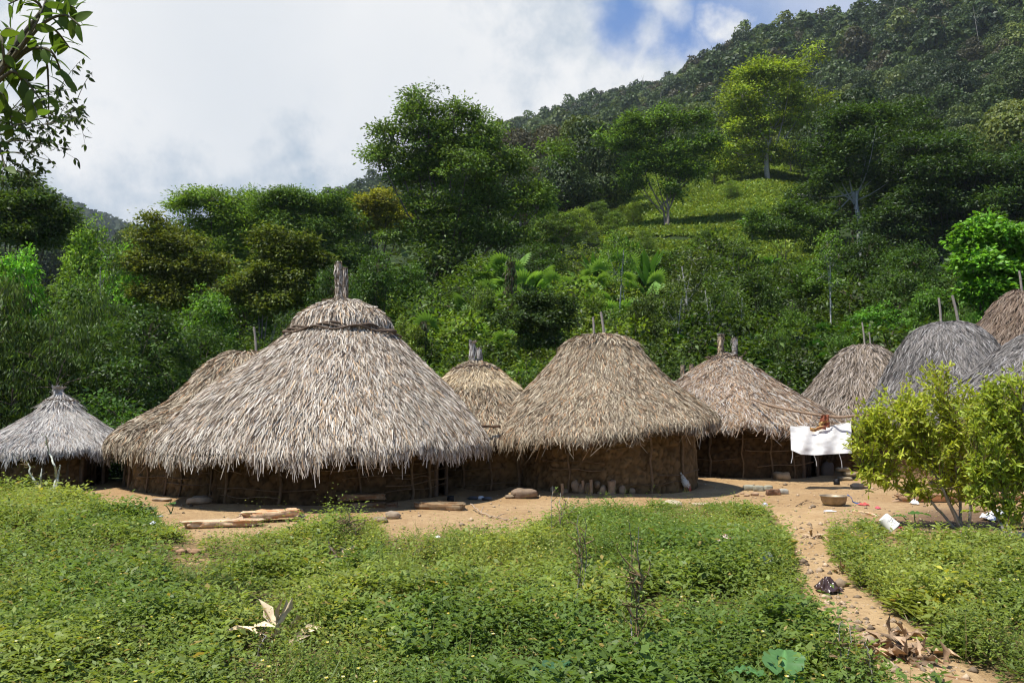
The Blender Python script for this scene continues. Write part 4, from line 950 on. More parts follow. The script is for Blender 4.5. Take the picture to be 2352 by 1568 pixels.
def banana(seed, nleaf=8, H=2.6, name='banana_plant', wide=.5, spread=1.0):
    rng = np.random.default_rng(seed); g = G(); gs = G()
    for k in range(nleaf):
        az = k * 2.4 + rng.uniform(-.3, .3); L = H * rng.uniform(.6, .85); w = wide * rng.uniform(.75, 1.15)
        b = np.array([0, 0, H * .45]); t = np.linspace(0, 1, 9); out = (t ** 1.3) * L * .75 * spread; up = L * (.95 * t - .55 * t * t * spread)
        C = np.stack([b[0] + math.cos(az) * out, b[1] + math.sin(az) * out, b[2] + up], -1); S = np.array([-math.sin(az), math.cos(az), 0])
        wf = w / 2 * np.array([.15, .5, .85, 1, 1, .92, .78, .5, .05]); rows = []
        for i in range(9):
            rows += [C[i] + S * wf[i] - [0, 0, wf[i] * .35 + rng.uniform(0, .05)], C[i], C[i] - S * wf[i] - [0, 0, wf[i] * .35 + rng.uniform(0, .05)]]
        f = []
        for r in range(8): a = 3 * r; f += [[a, a + 1, a + 4, a + 3], [a + 1, a + 2, a + 5, a + 4]]
        g.add(np.array(rows), f, np.array([.085, .16, .035]) * rng.uniform(.75, 1.3))
    addtube(gs, [(0, 0, -.2), (0, 0, H * .25), (.02, 0, H * .5)], [.09, .075, .05], 8, (.13, .14, .06))
    root = bpy.data.objects.new(name, None); g.build('leaves', M_LEAF, root, smooth=False); gs.build('stem', M_BARK, root)
    return root
PROTO['fan'] = [fan_palm(3), False, 2]; DIM['fan'] = (3.0, 2.1)
PROTO['fan2'] = [fan_palm(8), False, 2]; DIM['fan2'] = (3.0, 2.1)
PROTO['banana'] = [banana(4), False, 2]; DIM['banana'] = (2.9, 2.6)
PROTO['heli'] = [banana(6, 9, 2.4, 'heliconia_plant', .34, .45), False, 2]; DIM['heli'] = (1.6, 2.6)
PROTO['arum'] = [banana(12, 7, 1.3, 'arum_plant', .42, .7), False, 2]; DIM['arum'] = (1.4, 1.3)
rng = np.random.default_rng(15)
for k in range(64):
    u = rng.uniform(870, 1500) if k % 4 else rng.uniform(1500, 1900); r = rng.uniform(33, 58)
    if u > 1500: r = rng.uniform(31, 42)
    a = ray(u, 800); h = math.hypot(a[0], a[1]); lit_tint = u < 1500
    c = np.array((2.1, 2.1, 1.5) if lit_tint else (.55, .85, .55)) * rng.uniform(.8, 1.2)
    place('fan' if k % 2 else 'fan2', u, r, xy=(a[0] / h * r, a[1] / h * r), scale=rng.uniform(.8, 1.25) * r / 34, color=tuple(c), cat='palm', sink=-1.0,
          label=('small ' if k % 3 == 0 else 'large ' if k % 3 == 1 else '') + ('fan-leaved palm clump, sun-tinted ' if lit_tint else 'fan-leaved palm clump, shade-tinted ') + ('low' if r < 42 else 'high') + ' on the bank ' + where(u), group='fan palms on the bank')
for u, r, s in ((1860, 34, .95), (1885, 36, 1.1), (2340, 42, 1.6), (2310, 46, 1.5)):
    a = ray(u, 800); h = math.hypot(a[0], a[1])
    place('fan', u, r, xy=(a[0] / h * r, a[1] / h * r), scale=s, color=(.5, .85, .6), cat='palm', sink=-1.2, label='dark fan palm among the shrubs on the right-side bank' if u < 2000 else 'dark fan palm high by the bright large-leaved tree', group='fan palms on the bank')
for k in range(16):
    u = rng.uniform(1310, 1500); r = rng.uniform(54, 66); a = ray(u, 600); h = math.hypot(a[0], a[1])
    place('heli', u, r, xy=(a[0] / h * r, a[1] / h * r), scale=rng.uniform(1.3, 1.9), color=(.8, 1.0, .65), cat='plant', label=('pale ' if k % 2 else 'deep green ') + ('tall ' if k % 3 else 'squat ') + 'upright paddle-leaved plant ' + ('low' if r < 58 else 'midway' if r < 62 else 'high') + ' in the thicket ' + where(u), group='paddle-leaved plants in the thicket')
for u, vb, sc, c, lb in ((1728, 560, 1.55, (.8, 1.05, .6), 'banana plant standing at the foot of the bright slope'), (1768, 640, 1.0, (.85, 1.1, .65), 'banana plant with split leaves among the shrubs'), (1705, 630, .9, (1.1, 1.4, .9), 'pale banana plant beside the split-leaved one'), (895, 690, 1.1, (.6, .9, .6), 'shade-tinted banana plant just past the wrapped spires')):
    put('banana', u, vb, sc, color=c, label=lb, cat='plant')  # shade on the last plant put into its leaf tint
for u, vb, sc, lb in ((1782, 850, 1.25, 'big-leaved arum plant on the bank above the white sheet'), (1745, 880, .9, 'lower big-leaved arum plant on the bank above the reddish hut'), (1020, 800, 1.1, 'arum plant with upright pale leaves above the narrow hut'), (1625, 900, .8, 'small arum plant just behind the reddish roof')):
    put('arum', u, vb, sc, color=(.55, .8, .7), label=lb, cat='plant')

def vine_post(u, r, vt, vb, wpx, label, seed):
    rng = np.random.default_rng(seed); a = ray(u, vt); h = math.hypot(a[0], a[1]); x, y = a[0] / h * r, a[1] / h * r; z0 = tzf(x, y); top = at(u, vt, y)[2]; Hh = top - z0
    root = empty('dead_trunk', (x, y, z0), label, 'tree'); g = G(); addtube(g, bez((0, 0, -.2), (.1, 0, Hh * .96), (.1, 0, 0), 6), [.14, .13, .12, .1, .08, .05], 7, (.12, .09, .06)); g.build('trunk', M_BARK, root)
    m = 900; w = wpx * .5 * y / F0; g = G(); t = rng.random(m) ** .7; an = rng.uniform(0, 2 * PI, m); rr = w * rng.random(m) ** .5 * (1.2 - .75 * t)
    P = np.stack([rr * np.cos(an) + .1 * t, rr * np.sin(an), Hh * (.25 + .75 * t)], -1)
    c = np.where(rng.random((m, 1)) < .45, np.array([[.10, .075, .05]]), np.array([[.06, .10, .025]])) * rng.uniform(.6, 1.4, (m, 1))
    leaves(g, P, np.stack([rng.normal(0, .3, m), rng.normal(0, .3, m), -np.ones(m)], -1), rdir(rng, m), rng.uniform(.1, .45, m), rng.uniform(.03, .1, m), c)
    g.build('vines', M_LEAF, root, smooth=False)
vine_post(1170, 46, 592, 700, 46, 'dead trunk wrapped in brown hanging vines, standing on the bank', 2)
vine_post(967, 38, 735, 830, 34, 'shorter vine-draped stump above the largest hut roof', 3)

# fern meadow on the open slope
def meadow():
    rng = np.random.default_rng(77); g = G(); m = 150000
    u = rng.uniform(1380, 1900, m); r = rng.uniform(70, 172, m); a = np.arctan2((u - 1176) / F0, CP - (784 - 480) / F0 * SP)
    x, y = r * np.sin(a), r * np.cos(a); z = tz(x, y)
    keep = fbm(x / 9, y / 9, 4) > .2; x, y, z, r = x[keep], y[keep], z[keep], r[keep]; m = len(x)
    P = np.stack([x, y, z + rng.uniform(0, .45, m)], -1); D = rdir(rng, m, .25, .4); N = nrm(rng.normal(size=(m, 3)) * .4 + [0, 0, 1])
    c = lcol(rng, m, (.13, .205, .045), .35, .5) * (.7 + .7 * fbm(x / 6, y / 6, 9))[:, None]
    leaves(g, P, D, N, rng.uniform(.3, .65, m), rng.uniform(.14, .32, m), c)
    tag(g.build('fern_meadow', M_FAR, smooth=False), 'bright green fern cover on the open mountain slope', 'ferns', kind='stuff')
meadow()

# mountain forest: 120 nearer trees stand alone, the rest reads as one wood
def canopy_crown(rng, m, leaf):
    lobes = np.array([(0, 0, .62, .36, .36, .30), (-.24, .05, .5, .24, .24, .22), (.22, -.08, .52, .25, .25, .22), (0, -.22, .42, .26, .24, .22), (.05, .2, .55, .25, .25, .24), (.1, -.05, .82, .2, .2, .15)])
    li = rng.integers(0, 6, m); d = rdir(rng, m, .35); P = lobes[li, :3] + d * lobes[li, 3:] * rng.uniform(.8, 1.05, (m, 1))
    N = nrm(d + rng.normal(size=(m, 3)) * .40); D = nrm(np.cross(N, rng.normal(size=(m, 3))))
    return P, D, N, leaf * rng.uniform(.6, 1.4, m)
TINTS = np.array([(.028, .05, .016), (.04, .07, .02), (.055, .09, .026), (.085, .125, .035), (.06, .06, .032), (.033, .056, .026), (.12, .16, .04)])
TP = np.array([.22, .24, .22, .11, .08, .08, .05])
FT = []
for k in range(4):
    rng = np.random.default_rng(50 + k); g = G(); P, D, N, L = canopy_crown(rng, 6500, .033)
    leaves(g, P, D, N, L, L * .6, lcol(rng, 6500, (.05, .085, .024), .35, .3), 0.15, .1)
    addtube(g, [(0, 0, -.1), (.01, 0, .3), (.0, .01, .7)], [.022, .018, .01], 5, (.25, .22, .19), 1)
    for q in range(5):
        an = q * 1.25; addtube(g, [(0, 0, .3 + q * .05), (.24 * math.cos(an), .24 * math.sin(an), .5 + q * .05)], [.012, .005], 4, (.25, .22, .19), 1)
    o = g.build('forest_tree', [M_FAR, M_BARK], smooth=False); COL.objects.unlink(o); FT.append(o)
def forest():
    rng = np.random.default_rng(99)
    # visible slope positions
    a = rng.uniform(-.62, .66, 60000); lr = np.sqrt(rng.uniform(62.0 ** 2, 760.0 ** 2, 60000)); x, y = lr * np.sin(a), lr * np.cos(a)
    z = tz(x, y); u, v = proj(x, y, z); s = rng.uniform(5.5, 12, len(x)) * np.where(rng.random(len(x)) < .14, 1.55, 1)
    # keep what can show: above everything nearer in its column
    keep = (v < 760); x, y, z, u, v, s, lr = [q[keep] for q in (x, y, z, u, v, s, lr)]
    nearcut = np.where(u < 850, 185, np.where((u > 1190) & (u < 1400), 105, 0) + 0 * u); nearcut = np.where(nearcut > 0, nearcut, np.where(u < 1900, 178, 125)); k0 = lr > nearcut; x, y, z, u, v, s, lr = [q[k0] for q in (x, y, z, u, v, s, lr)]
    meadow_ = (u > 1400) & (u < 1880) & (lr < 175) & (v > 385); x, y, z, u, v, s, lr = [q[~meadow_] for q in (x, y, z, u, v, s, lr)]
    # thin by spacing
    cell = 6.5; seen = {}; idx = []
    for i in range(len(x)):
        k = (int(x[i] // cell), int(y[i] // cell))
        if k in seen: continue
        seen[k] = 1; idx.append(i)
    x, y, z, u, v, s, lr = [q[idx] for q in (x, y, z, u, v, s, lr)]
    # drop trees behind the crest
    o = np.argsort(lr); skyl = np.full(90, 2000.0); k2 = []
    for i in o:
        b = int(np.clip((u[i] + 600) / 40, 0, 89)); vt = proj(x[i], y[i], z[i] + s[i] * .9)[1]
        if vt < skyl[b] + 6: k2.append(i)
        skyl[b] = min(skyl[b], v[i] - s[i] * .3 / lr[i] * F0)
    x, y, z, u, v, s, lr = [q[k2] for q in (x, y, z, u, v, s, lr)]
    tint = TINTS[rng.choice(len(TINTS), len(x), p=TP)] * rng.uniform(.8, 1.2, (len(x), 1))
    # light patch of paler trees on the lower right slope
    big = [i for i in range(len(x)) if lr[i] < 400 and -80 < u[i] < 2440]
    big.sort(key=lambda i: lr[i] / s[i]); big = big[:130]; bs = set(big)
    names = ['dark green', 'deep green', 'mid green', 'light green', 'brownish', 'blue-green', 'yellow-green']
    for i in big:
        f = FT[i % 4]; ob = f.copy(); COL.objects.link(ob); ob.location = (x[i], y[i], z[i] - .4); ob.scale = (s[i] * .95,) * 2 + (s[i],); ob.rotation_euler = (0, 0, rng.uniform(0, 6.28))
        t = tint[i] / np.array([.05, .085, .024]); ob.color = (*t, 1)
        ni = int(np.argmin(np.linalg.norm(TINTS - tint[i], axis=1)))
        tag(ob, f'{names[ni]} {"broad" if s[i] > 10.5 else "small"} rounded tree {"low" if v[i] > 420 else "halfway up" if v[i] > 270 else "high"} on the mountain {where(u[i])}', 'tree', f'{names[ni]} trees on the mountain slope')
    g = G(); rest = [i for i in range(len(x)) if i not in bs]
    bank = [canopy_crown(rng, 620, .10) for _ in range(10)]
    bankn = [canopy_crown(rng, 1500, .060) for _ in range(6)]
    for i in rest:
        P, D, N, L = (bankn if lr[i] < 330 else bank)[i % 6]; an = rng.uniform(0, 6.28); ca, sa = math.cos(an), math.sin(an); M = np.array([[ca, -sa, 0], [sa, ca, 0], [0, 0, 1]]).T
        sc = np.array([s[i], s[i], s[i] * rng.uniform(.8, 1.25)])
        leaves(g, (P @ M) * sc + [x[i], y[i], z[i] - .4], D @ M, N @ M, L * s[i], L * s[i] * .7, lcol(rng, len(P), tint[i], .3, .2), .12, .1)
    # undergrowth so that no bare soil shows
    m = 70000; a = rng.uniform(-.62, .66, m); r = np.sqrt(rng.uniform(40.0 ** 2, 640.0 ** 2, m)); X, Y = r * np.sin(a), r * np.cos(a); Z = tz(X, Y); uu, vv = proj(X, Y, Z)
    k = ~((uu > 1400) & (uu < 1880) & (r < 175) & (vv > 385)); X, Y, Z, r = X[k], Y[k], Z[k], r[k]; m = len(X)
    q = np.clip(r / 90, .55, 3.2)
    leaves(g, np.stack([X, Y, Z + rng.uniform(0, 1.6, m) * q], -1), rdir(rng, m, 0, .5), nrm(rng.normal(size=(m, 3)) * .5 + [0, 0, 1]), rng.uniform(.7, 1.4, m) * q, rng.uniform(.5, .9, m) * q, lcol(rng, m, (.04, .07, .02), .45, .35))
    # bare pale trunks standing out of the canopy
    for i in rng.choice(rest, 90, replace=False):
        h_ = s[i] * rng.uniform(.9, 1.25); b_ = np.array([x[i] + s[i] * .35, y[i] - s[i] * .4, z[i]]); addtube(g, bez(b_, b_ + [rng.normal(0, 1), 0, h_], (rng.normal(0, .4), 0, 0), 4), [.16, .13, .1, .05], 4, (.36, .34, .30))
        for q in range(3): addtube(g, [b_ + [0, 0, h_ * (.6 + .12 * q)], b_ + [rng.normal(0, 1.6), rng.normal(0, 1), h_ * (.85 + .12 * q)]], [.07, .03], 4, (.36, .34, .30))
    # far blue ridge
    m = 2600; a = rng.uniform(-.62, -.12, m); r = rng.uniform(1080, 1540, m); X, Y = r * np.sin(a), r * np.cos(a); Z = tz(X, Y)
    small = [canopy_crown(rng, 46, .36) for _ in range(6)]
    for i in range(m):
        P, D, N, L = small[i % 6]; ss = rng.uniform(11, 21); leaves(g, P * ss + [X[i], Y[i], Z[i] - 1], D, N, L * ss, L * ss * .7, lcol(rng, len(P), (.035, .06, .02), .3, .2))
    tag(g.build('forest', M_FAR, smooth=False), 'unbroken dark green forest covering the mountain and the far ridge', 'forest', kind='stuff')
    print('forest trees', len(x), 'faces', sum(len(q) for q in g.F[4]))
forest()

# ------------------------------------------------------------------ weeds
def weeds():
    rng = np.random.default_rng(123); g = G(); 
    def sample(m, r0, r1):
        a = rng.uniform(-.72, .72, m); r = np.sqrt(rng.uniform(r0 ** 2, r1 ** 2, m)); x, y = r * np.sin(a), r * np.cos(a)
        c = cover(x, y); bare = np.clip((fbm(x * .75, y * .75, 71) - .33) * 9, .12, 1); k = rng.random(m) < c * bare * (.35 + .65 * np.clip((fbm(x * 1.1, y * 1.1, 41) - .25) * 3, 0, 1)); return x[k], y[k], c[k]
    def plants(x, y, c, hmax, nl, L, tall=0.0):
        m = len(x); z = tz(x, y); hn = .55 * fbm(x * .9, y * .9, 51) + .45 * fbm(x * 2.4, y * 2.4, 52, 2); hn = np.clip((hn - .28) * 2.2, 0, 1); h = hmax * (.25 + 1.25 * hn) * rng.uniform(.5, 1.25, m) * (.22 + .78 * c) + tall * (.4 + .6 * c)
        t = np.tile(np.linspace(.15, 1, nl), (m, 1)); ang = rng.uniform(0, 6.28, (m, 1)) + np.arange(nl)[None] * 2.4 + rng.normal(0, .3, (m, nl))
        lx = rng.normal(0, .25, (m, 1)); ly = rng.normal(0, .25, (m, 1))
        P = np.stack([x[:, None] + lx * h[:, None] * t, y[:, None] + ly * h[:, None] * t, z[:, None] + h[:, None] * t], -1)
        el = rng.uniform(-.1, .75, (m, nl)); D = np.stack([np.cos(ang) * np.cos(el), np.sin(ang) * np.cos(el), np.sin(el)], -1)
        out = .02 + .05 * rng.random((m, nl)) * (1.2 - t); P = P + D * out[..., None]
        N = nrm(np.stack([-np.cos(ang) * np.sin(el), -np.sin(ang) * np.sin(el), np.cos(el)], -1) + rng.normal(size=(m, nl, 3)) * .3)
        sp = fbm(x * 1.6 + 31, y * 1.6, 77, 3) + rng.normal(0, .06, m); ks = np.where(sp > .60, 1.55, np.where(sp < .44, .62, 1.0))[:, None]
        Ls = L * ks * rng.uniform(.6, 1.25, (m, nl)) * (1.15 - .5 * t) * rng.uniform(.75, 1.25, (m, 1))
        yn = fbm(x * .6 + 9, y * .6, 61); yn2 = fbm(x * 2.5, y * 2.5, 62)
        tint = np.clip((yn - .36) * 2.6 + (yn2 - .5) * .9, 0, 1)[:, None]
        base = np.array([.125, .195, .040]) * (1 - tint) + np.array([.27, .32, .07]) * tint
        base = base * rng.uniform(.7, 1.25, (m, 1)); base = np.where(rng.random((m, 1)) < .06, base * [1.5, 1.2, .9], base)
        C = base[:, None, :] * (.8 + .25 * t[..., None]) * rng.uniform(.8, 1.2, (m, nl, 1))
        C = np.where(rng.random((m, nl, 1)) < .02, np.array([.35, .27, .08]), C)
        leaves(g, P.reshape(-1, 3), D.reshape(-1, 3), N.reshape(-1, 3), Ls.ravel(), (Ls * rng.uniform(.34, .54, (m, nl))).ravel(), C.reshape(-1, 3).astype(np.float32), .16, .14)
        return P[:, -1], h
    x, y, c = sample(17500, 3.2, 8.4); plants(x, y, c, .26, 18, .062)
    x, y, c = sample(29000, 7.8, 14.5); plants(x, y, c, .28, 14, .068)
    x, y, c = sample(26000, 13.0, 20); k = x < -3; plants(x[k], y[k], c[k], .34, 9, .095)
    x, y, c = sample(2600, 4.0, 13.5); tp, h = plants(x, y, c, .22, 18, .06, .16)
    x, y, c = sample(2600, 4.5, 15); plants(x, y, c, .3, 20, .042, .24)
    # ground creepers: leaves low on the soil
    x, y, c = sample(60000, 3.4, 13); m = len(x); z = tz(x, y)
    leaves(g, np.stack([x, y, z + rng.uniform(.01, .05, m)], -1), rdir(rng, m, .1, .2), nrm(rng.normal(size=(m, 3)) * .3 + [0, 0, 1]), rng.uniform(.03, .065, m), rng.uniform(.02, .035, m), lcol(rng, m, (.07, .12, .03), .4, .6))
    # grass blades and dry stems
    x, y, c = sample(16000, 3.4, 15); k = fbm(x * .8 + 5, y * .8, 91) > .5; x, y = x[k], y[k]; x = np.repeat(x, 6) + rng.normal(0, .03, 6 * len(x)); y = np.repeat(y, 6) + rng.normal(0, .03, 6 * len(y)); m = len(x); z = tz(x, y)
    D = rdir(rng, m, 1.6); leaves(g, np.stack([x, y, z], -1), D, nrm(np.cross(D, rng.normal(size=(m, 3)))), rng.uniform(.1, .34, m), rng.uniform(.005, .010, m), np.where(rng.random((m, 1)) < .22, np.array([[.34, .27, .13]]), np.array([[.14, .22, .045]])) * rng.uniform(.7, 1.2, (m, 1)), .1, .25)
    # little pale flowers
    x, y, c = sample(1500, 4, 12); x, y = x[:430], y[:430]; m = len(x); z = tz(x, y) + rng.uniform(.14, .3, m)
    for q in range(5):
        an = q * 1.257; D = np.tile([math.cos(an), math.sin(an), .5], (m, 1)); fc = np.where(rng.random((m, 1)) < .5, np.array([[.75, .62, .12]]), np.array([[.78, .76, .55]]))
        leaves(g, np.stack([x, y, z], -1), D, np.tile([0, -.4, 1.0], (m, 1)), .014, .014, fc.astype(np.float32), .1, -.1)
    tag(g.build('weeds', M_WEED, smooth=False), 'knee-high green and yellowish weeds covering the ground before the huts', 'weeds', kind='stuff')
    print('weed faces', sum(len(q) for q in g.F[4]))
weeds()

#@OBJECTS@
# ------------------------------------------------------------------ the bush, overhanging boughs and single plants
def twig_plant(name, u, v, stems, tips_px, label, seed, per=13, L=.085, wd=.34, col=(.26, .33, .045), Y=None, spread=.5, ntip=300, stem_r=.022, scol=(.30, .28, .24), cat='bush', drp=.05, group=None):
    """bush: stems (list of photo points), twigs that end in the masses given by tips_px, leaves set along each twig"""
    rng = np.random.default_rng(seed); b = gpt(u, v); Y = Y or b[1]; root = empty(name, b, label, cat, group)
    gs, gl = G(), G(); sp = []
    for st in stems:
        P = [at(su, sv, Y + rng.normal(0, .12) * (k > 0)) - b for k, (su, sv) in enumerate(st)]; P[0] = P[0] * [1, 0, 0] + [0, rng.normal(0, .12), -.05]
        t = np.linspace(0, len(P) - 1, 5 * len(P)); PP = np.stack([np.interp(t, range(len(P)), np.array(P)[:, i]) for i in range(3)], -1)
        PP += np.cumsum(rng.normal(0, .008, PP.shape), 0); rr = np.linspace(stem_r, stem_r * .35, len(PP)); addtube(gs, PP, rr, 6, np.array(scol) * rng.uniform(.7, 1.2)); sp.append(PP[3:])
    sp = np.concatenate(sp); lob = np.array(tips_px, float); pr = lob[:, 2] * lob[:, 3]; li = rng.choice(len(lob), ntip, p=pr / pr.sum())
    s = px(Y)
    for q in range(ntip):
        l = lob[li[q]]; d = rdir(rng, 1, .15)[0] * rng.uniform(.35, 1.22)
        T = at(l[0], l[1], Y) - b + d * np.array([l[2] * s, max(l[2], l[3]) * s * spread * 2 * .8, l[3] * s])
        j = np.argmin(np.linalg.norm(sp - T * [1, 1, .8], axis=1) + rng.uniform(0, .25, len(sp))); a = sp[j]
        W_ = bez(a, T, (rng.normal(0, .03), rng.normal(0, .03), .10 * np.linalg.norm(T - a)), 7)
        addtube(gs, W_, np.linspace(.006, .0018, 7), 4, np.array([.22, .15, .08]) * rng.uniform(.6, 1.3))
        k = per + rng.integers(-4, 5); k = max(3, int(k)); ln = np.linalg.norm(T - a); t0 = max(0.0, 1 - rng.uniform(.28, .5) / max(ln, .01)); tt = np.sort(rng.uniform(t0, 1, k)); tt[-1] = 1
        P = np.stack([np.interp(tt * 6, range(7), W_[:, i]) for i in range(3)], -1); ax = nrm(W_[-1] - W_[-3])
        D = nrm(rdir(rng, k, .25) * .9 + ax * .7 + [0, 0, -drp]); N = nrm(rng.normal(size=(k, 3)) * .6 + [0, -.2, .7])
        c = lcol(rng, k, col, .25, .2) * rng.uniform(.75, 1.2)
        bigleaves(gl, P, D, N, L * rng.uniform(.55, 1.2, k), L * wd * rng.uniform(.7, 1.1, k), c, ((0, .08), (.3, .85), (.62, .9), (1, .03)), .15, .15)
    gs.build('stem', M_BARK, root); gl.build('leaves', M_WEED, root, smooth=False); return root
twig_plant('yellow_green_bush', 2215, 1212, [[(2205, 1212), (2170, 1120), (2120, 1030), (2060, 960)], [(2212, 1212), (2200, 1110), (2190, 1000), (2165, 880)], [(2222, 1212), (2240, 1120), (2250, 1000), (2245, 900)], [(2200, 1212), (2140, 1150), (2050, 1110), (1985, 1080)], [(2215, 1212), (2150, 1100), (2090, 1060), (2010, 1010)]],
    [(2060, 950, 88, 70), (2150, 905, 70, 60), (2240, 950, 90, 75), (2030, 1030, 70, 60), (2120, 1030, 100, 70), (2210, 1060, 80, 60), (2010, 1095, 70, 34), (2165, 850, 34, 26), (2000, 980, 50, 60), (1995, 1050, 40, 50), (2300, 980, 60, 80), (2120, 1120, 80, 34), (2060, 1000, 90, 80), (2275, 1020, 70, 100), (2240, 1120, 70, 40), (2160, 1000, 80, 90)],
    'large bush with glowing yellow-green leaves on thin arching twigs', 3, ntip=1150, per=13, col=(.36, .43, .05), L=.095)
twig_plant('yellow_green_bush', 2305, 1246, [[(2305, 1246), (2310, 1150), (2300, 1030), (2290, 900)], [(2312, 1246), (2330, 1130), (2345, 1000), (2350, 880)], [(2300, 1246), (2275, 1160), (2255, 1090)], [(2310, 1246), (2370, 1150), (2420, 1040)]],
    [(2290, 900, 50, 50), (2350, 900, 60, 60), (2310, 980, 70, 60), (2380, 1000, 70, 70), (2290, 1080, 60, 60), (2350, 1090, 60, 60), (2240, 1150, 40, 30), (2330, 1170, 50, 34), (2260, 980, 50, 80), (2260, 1080, 50, 60)],
    'thin-stemmed lime-green bush at the picture edge, in front of the biggest one', 4, ntip=600, per=14, col=(.30, .39, .05), L=.09)
for (u, v, top, lab, nt, pc, sd) in ((1296, 1236, 1135, 'young seedling with a few bright leaves at the yard edge below the stone-walled hut', 16, (.2, .3, .05), 1), (1278, 1250, 1112, 'thin wiry seedling leaning beside the bright-leaved one', 9, (.16, .26, .04), 2),
        (1452, 1580, 1215, 'tall spindly sapling with almost bare stems among the weeds', 34, (.12, .18, .04), 3), (1322, 1420, 1180, 'tall slim green seedling above the weeds in the middle of the field', 26, (.16, .25, .05), 4),
        (1925, 1600, 1430, 'bare-twigged seedling beside the path near the dry leaves', 16, (.14, .2, .04), 5), (1990, 1590, 1470, 'short twiggy seedling at the path edge', 12, (.14, .2, .04), 6), (800, 1262, 1172, 'bushy weed with pale flowers in front of the log bench', 60, (.10, .16, .04), 7),
        (590, 1520, 1420, 'small seedling growing among dry curled leaves', 12, (.12, .19, .04), 8)):
    rr_ = np.random.default_rng(sd); w = 14 + nt * .6
    twig_plant('seedling', u, v, [[(u, v), (u + rr_.uniform(-8, 8), (v * .5 + top * .5)), (u + rr_.uniform(-14, 14), top + 6)], [(u + 3, v), (u + rr_.uniform(5, 16), v * .45 + top * .55), (u + rr_.uniform(8, 24), top + 24)]],
        [(u, top + (v - top) * .2, w, (v - top) * .22), (u + 4, top + (v - top) * .5, w * 1.2, (v - top) * .28)], lab, 60 + sd, per=4 if nt < 40 else 9, L=.05 if sd != 7 else .028, ntip=nt, stem_r=.006, cat='plant', col=pc, spread=.5)
for (u, v, st, lab, sd) in ((126, 1140, [[(126, 1140), (130, 1100), (124, 1072), (112, 1040), (103, 1000)], [(128, 1110), (138, 1086), (142, 1070)]], 'lichen-grey bare shrub standing upright in front of the small hut', 21), (84, 1135, [[(95, 1135), (80, 1105), (62, 1080), (55, 1062)], [(85, 1115), (92, 1095), (90, 1080)]], 'lichen-covered forked shrub leaning away from the upright one', 22)):
    twig_plant('bare_shrub', u, v, st, [(st[0][-1][0], st[0][-1][1], 20, 16), (u, v - 50, 24, 20)], lab, sd, per=2, L=.05, ntip=12, stem_r=.03, scol=(.42, .44, .36), cat='shrub', col=(.14, .2, .04))

def bough(name, base, trunk, paths, Y, label, seed, L, pinnate, col, nleaf, twcol=(.12, .11, .07), r0=.012):
    rng = np.random.default_rng(seed); root = empty(name, (trunk[0], trunk[1], tzf(*trunk[:2])), label, 'tree'); b = np.array(root.location)
    gw, gl, gt = G(), G(), G(); top = np.array([trunk[0], trunk[1], trunk[2]])
    addtube(gt, bez((0, 0, -.2), top - b, (.1, .1, 0), 8), np.linspace(.07, .035, 8), 8, twcol); gt.build('trunk', M_BARK, root)
    hub = at(*base, Y) - b
    addtube(gw, bez(top - b, hub, (0, 0, .15), 8), np.linspace(.03, r0 * 1.15, 8), 6, twcol)
    for pth in paths:
        P = np.array([at(u, v, Y + rng.normal(0, .03) * Y + dy) - b for (u, v, dy) in pth]); P = np.vstack([hub[None], P]) if pth[0][2] == 0 else P
        t = np.linspace(0, len(P) - 1, 4 * len(P)); PP = np.stack([np.interp(t, range(len(P)), P[:, i]) for i in range(3)], -1); k = np.array([.25, .5, .25])
        for _ in range(3): PP[1:-1] = PP[:-2] * .25 + PP[1:-1] * .5 + PP[2:] * .25
        addtube(gw, PP, np.linspace(r0, r0 * .25, len(PP)), 5, twcol)
        if pinnate:
            m = nleaf; tt = np.linspace(.42, 1, m) * (len(PP) - 1); Q = np.stack([np.interp(tt, range(len(PP)), PP[:, i]) for i in range(3)], -1)
            ax = nrm(np.gradient(Q, axis=0)); side = np.where(np.arange(m) % 2 == 0, 1, -1)[:, None]; S = nrm(np.cross(ax, [0, 1.0, .25])) * side
            D = S * .9 + ax * .55 + rng.normal(size=(m, 3)) * .22; N = nrm(np.array([0, -.6, .8]) + rng.normal(size=(m, 3)) * .55)
            bigleaves(gl, Q, D, N, L * rng.uniform(.75, 1.15, m), L * .46 * rng.uniform(.85, 1.1, m), lcol(rng, m, col, .3, .2), ((0, .1), (.12, .62), (.32, .98), (.55, .96), (.8, .6), (.93, .25), (1, .03)), .1, .18)
        else:
            for w in range(12):
                a = PP[rng.integers(len(PP) // 3, len(PP))]; e = a + np.array([rng.uniform(-.05, .26), rng.normal(0, .15), rng.normal(-.02, .12)]) * Y / 6
                WW = bez(a, e, (0, 0, .03), 5); addtube(gw, WW, np.linspace(r0 * .35, r0 * .12, 5), 4, twcol); m = nleaf
                tt = rng.uniform(.3, 1, m) * 4; Q = np.stack([np.interp(tt, range(5), WW[:, i]) for i in range(3)], -1)
                D = rdir(rng, m, -.5) + np.array([.25, 0, -.2]); N = nrm(rng.normal(size=(m, 3)) + [0, -.4, .3])
                bigleaves(gl, Q, D, N, L * rng.uniform(.6, 1.2, m), L * .4 * rng.uniform(.8, 1.2, m), lcol(rng, m, col, .3, .2), ((0, .1), (.3, .9), (.65, .8), (1, .03)), .12, .2)
    gw.build('branch', M_BARK, root); gl.build('leaves', M_WEED, root, smooth=False)
